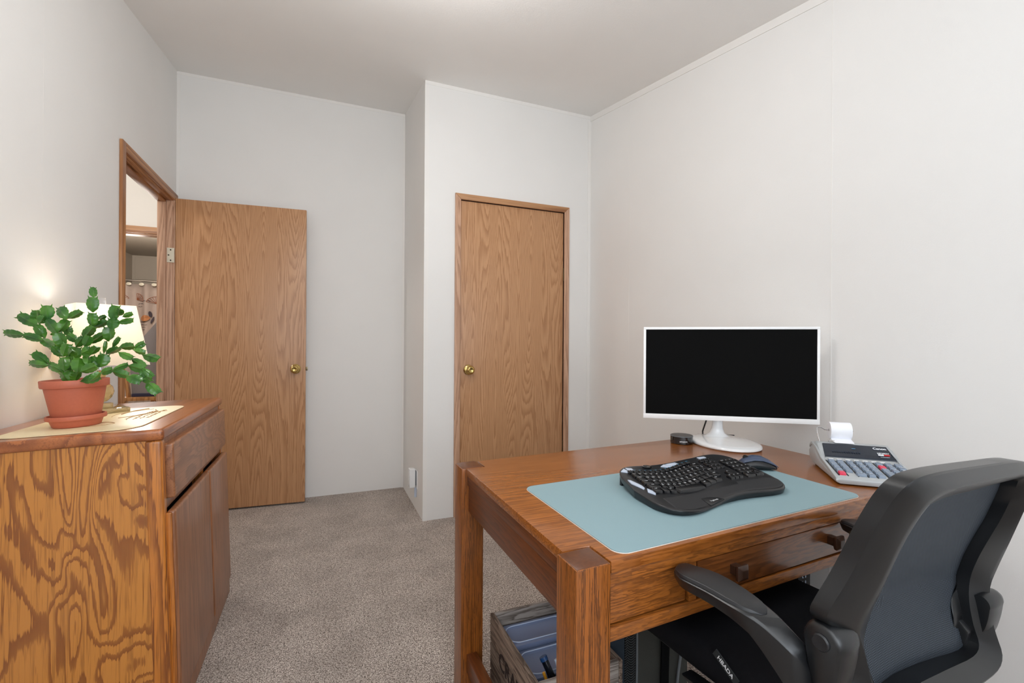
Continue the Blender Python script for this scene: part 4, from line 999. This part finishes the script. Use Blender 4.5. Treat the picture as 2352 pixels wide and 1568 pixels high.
for k in range(K):
    f = 1-k/K
    for i in range(N):
        p = cen+(I_[i]+(I_[i]-cen)*.03-cen)*f if k else I_[i]+(I_[i]-cen)*.03
        # keep the fabric on the lumbar curve: use forward offset of the rim at the same height
        m.v.append(tuple(p+CHF*(.024+.014*(1-f*f))))
m.v.append(tuple(cen+CHF*.038))
for k in range(K-1):
    for i in range(N): m.f.append((k*N+i, k*N+(i+1) % N, (k+1)*N+(i+1) % N, (k+1)*N+i))
for i in range(N): m.f.append(((K-1)*N+i, (K-1)*N+(i+1) % N, K*N))
# pull fabric points onto the frame's profile curve g(z)
zs = [.45, .5, .6, .66, .7, .8, .89, .93, .96]; gs = [.36, .38, .405, .408, .397, .365, .33, .309, .29]
def gz(z):
    if z <= zs[0]: return gs[0]
    for a in range(len(zs)-1):
        if z <= zs[a+1]: return gs[a]+(gs[a+1]-gs[a])*(z-zs[a])/(zs[a+1]-zs[a])
    return gs[-1]
base_g = Vector((CH0.x, CH0.y, 0)).dot(CHF)
nv = []
for p in m.v:
    v = Vector(p); u_ = v.dot(CHU); g_ = gz(v.z)-base_g+.022+.010*(1-min(1, (abs(u_)/.19)**2))
    w_ = CHU*u_+CHF*g_; nv.append((w_.x, w_.y, v.z))
m.v = nv
fm = m.build('back_mesh', M['mesh'], ch, smooth=True, angle=180); sd = fm.modifiers.new('t', 'SOLIDIFY'); sd.thickness = .0015
# arms: left one traced, right one mirrored
def arm(side):
    f = (lambda p: loc(p)) if side == 0 else (lambda p: mirror(loc(p)))
    def dense(P_, k=3):
        P_ = [Vector(p) for p in P_]; out = []
        for i in range(len(P_)-1):
            p0, p1, p2, p3 = P_[max(i-1, 0)], P_[i], P_[i+1], P_[min(i+2, len(P_)-1)]
            for j in range(k):
                t = j/k; out.append(.5*((2*p1)+(-p0+p2)*t+(2*p0-5*p1+4*p2-p3)*t*t+(-p0+3*p1-3*p2+p3)*t*t*t))
        return out+[P_[-1]]
    def dense1(a, k=3):
        return [a[i]+(a[i+1]-a[i])*j/k for i in range(len(a)-1) for j in range(k)]+[a[-1]]
    U0 = [f(p) for p in AU]; L0 = [f(p) for p in AL]; U = dense(U0); L = dense(L0)
    drop = [.010, .018, .022, .024, .026, .032, .045, .062, .080, .100, .110]
    dropi = [.010, .018, .022, .024, .026, .030, .036, .046, .055, .06, .06]
    rings = []
    for a, b, d, di in zip(U, L, dense1(drop), dense1(dropi)):
        lo_ = Vector((0, 0, 1))
        rings.append([a-lo_*.003, a.lerp(b, .10), a.lerp(b, .9), b-lo_*.003, b-lo_*d+(a-b)*.12, a-lo_*di-(a-b)*.12])
    m = MB(); m.loft([[tuple(p) for p in r] for r in rings])
    m.build('armrest', M['chairplastic'], ch, .003, smooth=True, angle=40)
    rings = []
    for k, (a, b) in enumerate(zip(U[:17], L[:17])):
        s_ = (.10, .05, .03)[k] if k < 3 else (.03+.10*max(0, (k-9)/7)**2 + (.22 if k == 16 else 0)+(.06 if k == 15 else 0)); up_ = Vector((0, 0, .0042 if 0 < k < 16 else .001))
        rings.append([tuple(a.lerp(b, s_)+Vector((0, 0, -.001))), tuple(a.lerp(b, s_+.06)+up_), tuple(a.lerp(b, .94-s_)+up_), tuple(a.lerp(b, 1-s_)+Vector((0, 0, -.001)))])
    m = MB(); m.loft([r+[] for r in rings]); m.build('arm_pad', M['chairpad'], ch, .0012, smooth=True, angle=45)
    # pivot housing
    sgn = -1 if side == 0 else 1
    def bp(u, g, z): return cw(.945+sgn*u, g, z)
    ext = 0 if side == 0 else .045; zo = 0 if side == 0 else -.055; go = 0 if side == 0 else -.010
    m = MB(); rings = []
    for du, s_ in ((.190, .80), (.205, 1.0), (.234, 1.0), (.243, .90), (.246, .74)):
        r = []
        for k in range(36):
            a = 2*PI*k/36; gg = .029*math.cos(a); zz = .030*math.sin(a)
            if side: gg *= .62; zz *= .7
            gg *= 1-.18*max(0, -math.sin(a))
            if zz < -.004: zz = -.004+(zz+.004)*3.6
            r.append(tuple(bp(du+ext, .404+go+gg*s_, .671+zo+zz*s_)))
        rings.append(r)
    m.loft(rings); m.build('arm_pivot', M['chairplastic'], ch, .002, smooth=True, angle=35)
    m = MB(); rings = []
    for du, s_ in ((.242, .0125), (.2480, .0125), (.2500, .0105), (.2494, .0005)):
        rings.append([tuple(bp(du+ext, .403+go+s_*math.cos(2*PI*k/28), .674+zo+s_*math.sin(2*PI*k/28))) for k in range(28)])
    m.loft(rings); m.build('pivot_cap', M['chairpad'], ch, smooth=True, angle=35)
    # bracket from the pivot down and forward to the seat
    m = MB(); rings = []
    for g, z, wz, wg in ((.42, .585, .02, .030), (.435, .53, .03, .036), (.47, .465, .022, .05), (.56, .434, .014, .05), (.66, .430, .010, .05)):
        rings.append([tuple(bp(u_+ext*.5, g+a*wg*.6, z+b*wz)) for u_, a, b in ((.19, -1, -1), (.222, -1, -1), (.222, 1, 1), (.19, 1, 1))])
    m.loft(rings); m.build('side_bracket', M['chairplastic'], ch, .004, smooth=True)
arm(0); arm(1)
# seat
def seat_ring(z, ins, nseg=10):
    pts = rrect(-.222+ins, .43+ins, .222-ins, .885-ins, max(.01, .06-ins*.5), nseg)
    return [tuple(cw(.970+x, y, z)) for x, y in pts]
m = MB(); m.loft([seat_ring(.448, .012), seat_ring(.452, .003), seat_ring(.47, 0), seat_ring(.492, .001), seat_ring(.503, .006), seat_ring(.510, .018), seat_ring(.513, .06)])
m.build('seat', M['fabric'], ch, smooth=True, angle=60)
M['taglab'] = plain('label_cloth', (34, 38, 40), .8, noise=.05)
SL = cw(.970-.2225, .602, .500)
TX = (-CHF*.86-Vector((0, 0, .51))).normalized(); TY = (Vector((0, 0, 1))-TX*TX.z).normalized()
tg = MB(); tg.box(-.029, -.0075, -.0012, .029, .0075, .0012)
def tgx(x, y, z): v = SL+TX*x+TY*y-CHU*z; return (v.x, v.y, v.z)
tg.build('seat_label', M['taglab'], ch, xf=tgx)
text('label_lettering', 'HBADA', .0115, M['legend'], ch, frame(tuple(SL-CHU*.0016), TX, TY), .0001, .0002)
m = MB(); m.loft([[tuple(cw(.970+x, y, z)) for x, y in rrect(-.19, .47, .19, .85, .05)] for z in (.425, .448)]); m.build('seat_pan', M['black'], ch, .003)
# mechanism, column, star base, castors
m = MB(); rings = [[tuple(cw(.945+x, y, z)) for x, y in rrect(-a, .66-b, a, .66+b, .02, 4)] for a, b, z in ((.05, .09, .37), (.09, .12, .425))]
m.loft(rings); m.build('tilt_mechanism', M['black'], ch, .003)
cc = cw(.945, .66, 0)
MB().lathe([(0, .10), (.030, .10), (.030, .26), (.020, .262), (.020, .385), (0, .385)], (cc.x, cc.y, 0), 28, caps=False).build('gas_lift', M['black'], ch, smooth=True, angle=40)
m = MB(); m.lathe([(0, .075), (.042, .075), (.045, .10), (.04, .125), (0, .125)], (cc.x, cc.y, 0), 28, caps=False)
feet = []
for k in range(5):
    a = 2*PI*k/5+.35; d_ = Vector((math.cos(a), math.sin(a), 0)); q = Vector((-d_.y, d_.x, 0)); rings = []
    for r_, w_, zb_, zt2 in ((.03, .026, .078, .120), (.15, .020, .075, .105), (.27, .015, .068, .086), (.29, .012, .070, .082)):
        c0 = Vector((cc.x, cc.y, 0))+d_*r_
        rings.append([tuple(c0-q*w_+Vector((0, 0, zb_))), tuple(c0+q*w_+Vector((0, 0, zb_))), tuple(c0+q*w_*.7+Vector((0, 0, zt2))), tuple(c0-q*w_*.7+Vector((0, 0, zt2)))])
    m.loft(rings); feet.append((Vector((cc.x, cc.y, 0))+d_*.275, q))
m.build('star_base', M['chairplastic'], ch, .002, smooth=True)
for p_, q in feet:
    m = MB()
    for s_ in (-.018, .018): m.tube([tuple(p_+q*(s_-.009)+Vector((0, 0, .028))), tuple(p_+q*(s_+.009)+Vector((0, 0, .028)))], .028, 24)
    m.tube([tuple(p_+Vector((0, 0, .028))), tuple(p_+Vector((0, 0, .074)))], .008, 12)
    m.build('castor', M['black'], ch, smooth=True, angle=40)
m = MB(); rings = [[tuple(cw(.945+x, g+y, z)) for x, y in ((-w_, -.012), (w_, -.012), (w_, .012), (-w_, .012))] for w_, g, z in ((.05, .385, .50), (.055, .42, .44), (.06, .52, .415), (.06, .60, .415))]
m.loft(rings); m.build('back_support', M['chairplastic'], ch, .005, smooth=True)

# ================================================================== UNDER THE DESK
CRO = (.494, 1.035, 0)
cr = empty('wooden_crate', CRO); tag(cr, 'weathered wooden crate with CRATE branded on its side, under the desk', 'crate')
cwid, cdep, chh, th = .255, .335, .262, .012
def slat(mat, *b): return MB().box(*b).build('slat', M[mat], cr, .0022)
hs = ((.010, .088), (.094, .172), (.178, chh))
for za, zb_ in hs:
    slat('crate', 0, 0, za, th, cdep, zb_); slat('crate', cwid-th, 0, za, cwid, cdep, zb_)
    slat('crate_x', th, cdep-th, za, cwid-th, cdep, zb_)
    if zb_ < .17: slat('crate_x', th, 0, za, cwid-th, th, zb_)
slat('crate_x', th, 0, .094, cwid-th, th, .205)
MB().box(th, 0, .205, cwid-th, th, chh).build('slat', M['crate_x'], cr, .0022)
MB().box(th, th, .010, cwid-th, cdep-th, .018).build('bottom', M['crate_x'], cr)
text('branded_lettering', 'CRATE', .066, M['burn'], cr, frame((-.0006, cdep*.46, .168), (0, -1, 0), (0, 0, 1)), .0006, .001)
# two translucent bins in the crate
def bin_(x0, y0, x1, y1, z0, z1, lab, grp=None):
    b = empty('plastic_bin', (CRO[0]+(x0+x1)/2, CRO[1]+(y0+y1)/2, z0)); tag(b, lab, 'plastic bin', grp)
    w_, d_ = (x1-x0)/2, (y1-y0)/2; H_ = z1-z0
    m = MB(); o1 = rrect(-w_*.9, -d_*.9, w_*.9, d_*.9, .015, 5); o2 = rrect(-w_, -d_, w_, d_, .02, 5)
    m.loft([[(x, y, 0) for x, y in o1], [(x, y, H_-.008) for x, y in o2]]); m.build('tub', M['clearplastic'], b, smooth=True, angle=50)
    m = MB(); o3 = rrect(-w_-.003, -d_-.003, w_+.003, d_+.003, .024, 8); o4 = rrect(-w_+.010, -d_+.010, w_-.010, d_-.010, .03, 8); o5 = rrect(-w_+.016, -d_+.016, w_-.016, d_-.016, .03, 8)
    m.loft([[(x, y, H_-.010) for x, y in o3], [(x, y, H_) for x, y in o3], [(x, y, H_+.001) for x, y in o4], [(x, y, H_-.004) for x, y in o5]], True, True)
    m.build('lid', M['clearplastic'], b, .001, smooth=True, angle=40)
    m = MB(); n_ = len(o4); ring4 = [Vector((x, y, H_+.0015)) for x, y in o4]
    m.tube(ring4+[ring4[0]], .0018, 6); m.build('lid_rim', M['clearedge'], b)
bin_(.016, .205, cwid-.016, cdep-.030, .050, .228, 'far flat translucent bin with lid inside the crate')
bin_(.020, .084, cwid-.020, .198, .040, .214, 'near translucent bin with rounded lid inside the crate')
def stick(name, lab, cat, p0, p1, r, mat, cap=None, capl=.2):
    p0 = Vector(p0); p1 = Vector(p1); o_ = empty(name, tuple(p0)); tag(o_, lab, cat, None)
    MB().tube([(0, 0, 0), tuple((p1-p0)*(1-capl*.0))], r, 16).build('barrel', mat, o_, smooth=True, angle=40)
    if cap: MB().tube([tuple((p1-p0)*(1-capl)), tuple((p1-p0)*1.01)], r*1.12, 16).build('cap', cap, o_, smooth=True, angle=40)
    return o_
cx0, cy0 = CRO[0], CRO[1]
stick('marker_pen', 'thick black marker with blue end standing in the crate', 'marker', (cx0+.100, cy0+.030, .155), (cx0+.060, cy0+.084, .266), .0095, M['marker'], M['markerblue'], .07)
stick('pencil', 'yellow pencil standing in the near corner of the crate', 'pencil', (cx0+.078, cy0+.026, .150), (cx0+.050, cy0+.060, .243), .0040, M['pencil'])
stick('pen', 'silver tipped pen standing right of the black marker', 'pen', (cx0+.126, cy0+.028, .150), (cx0+.094, cy0+.076, .255), .0042, M['marker'], M['silver'], .22)

# backpack
bk = empty('backpack', (.905, 1.19, 0)); tag(bk, 'charcoal backpack with mesh side pocket and black strap, behind the crate', 'backpack')
def bring(z, sx, sy): return [(x*1.0, y, z) for x, y in rrect(-.135*sx, -.10*sy, .135*sx, .10*sy, .035, 8)]
m = MB(); m.loft([bring(0, .92, .9), bring(.02, 1, 1), bring(.20, 1, 1), bring(.34, .98, .95), bring(.42, .90, .82), bring(.455, .72, .55)])
m.build('body', M['olive'], bk, smooth=True, angle=60)
m = MB(); m.loft([[(x, -.104, z), (x+.030, -.112, z), (x+.034, -.095, z), (x, -.09, z)] for x, z in ((-.112, .03), (-.112, .20), (-.110, .32), (-.104, .40))]); m.build('mesh_pocket', M['herring'], bk, .002, smooth=True)
m = MB(); m.loft([[(-.150, -.085, z), (-.112, -.104, z), (-.112, -.06, z), (-.150, -.05, z)] for z in (.01, .20, .34, .40)]); m.build('side_panel', M['bluegrey'], bk, .004)
MB().tube([(-.074, -.106, .02), (-.074, -.108, .2), (-.070, -.102, .34), (-.062, -.088, .41)], .0032, 8).build('piping', M['piping'], bk, smooth=True)
m = MB(); m.loft([[(x, -.113, z), (x+.028, -.113, z), (x+.028, -.108, z), (x, -.108, z)] for x, z in ((.006, .0), (.008, .15), (.012, .30), (.018, .40))]); m.build('strap', M['strap'], bk, .001)
m = MB(); m.tube([(.06, -.108, .02), (.075, -.108, .14), (.10, -.104, .26)], .004, 8); m.build('pocket_seam', M['piping'], bk)

# desktop tower
tw = empty('computer_tower', (1.590, 1.17, 0)); tag(tw, 'black computer tower with front ports, on the floor under the desk', 'computer tower')
MB().box(-.085, .012, .012, .085, .40, .42).build('case', M['black'], tw, .003)
MB().box(-.085, 0, .012, .085, .012, .42).build('front_panel', M['blackgloss'], tw, .003)
m = MB()
for k in range(16):
    for j in range(3): m.box(-.078+j*.012, -.0015, .10+k*.018, -.070+j*.012, .0, .110+k*.018)
m.build('front_grille', M['piping'], tw)
m = MB()
for k in range(6):
    z = .225+k*.028
    for x in (.040, .056): m.box(x, -.0015, z, x+.0035, .0, z+.017); 
    m.box(.040, -.0015, z, .048, .0, z+.002)
m.build('front_ports', M['silver'], tw)
for x in (-.07, .07):
    for y in (.04, .36): MB().box(x-.012, y-.012, 0, x+.012, y+.012, .012).build('foot', M['black'], tw)
cord = MB().tube([(1.775, 1.03, .62), (1.770, 1.02, .50), (1.765, 1.035, .38), (1.768, 1.06, .2), (1.77, 1.08, .012)], .0045, 8).build('power_cord', M['black'], None, smooth=True)
tag(cord, 'black power cord hanging down the right wall under the desk', 'cord')
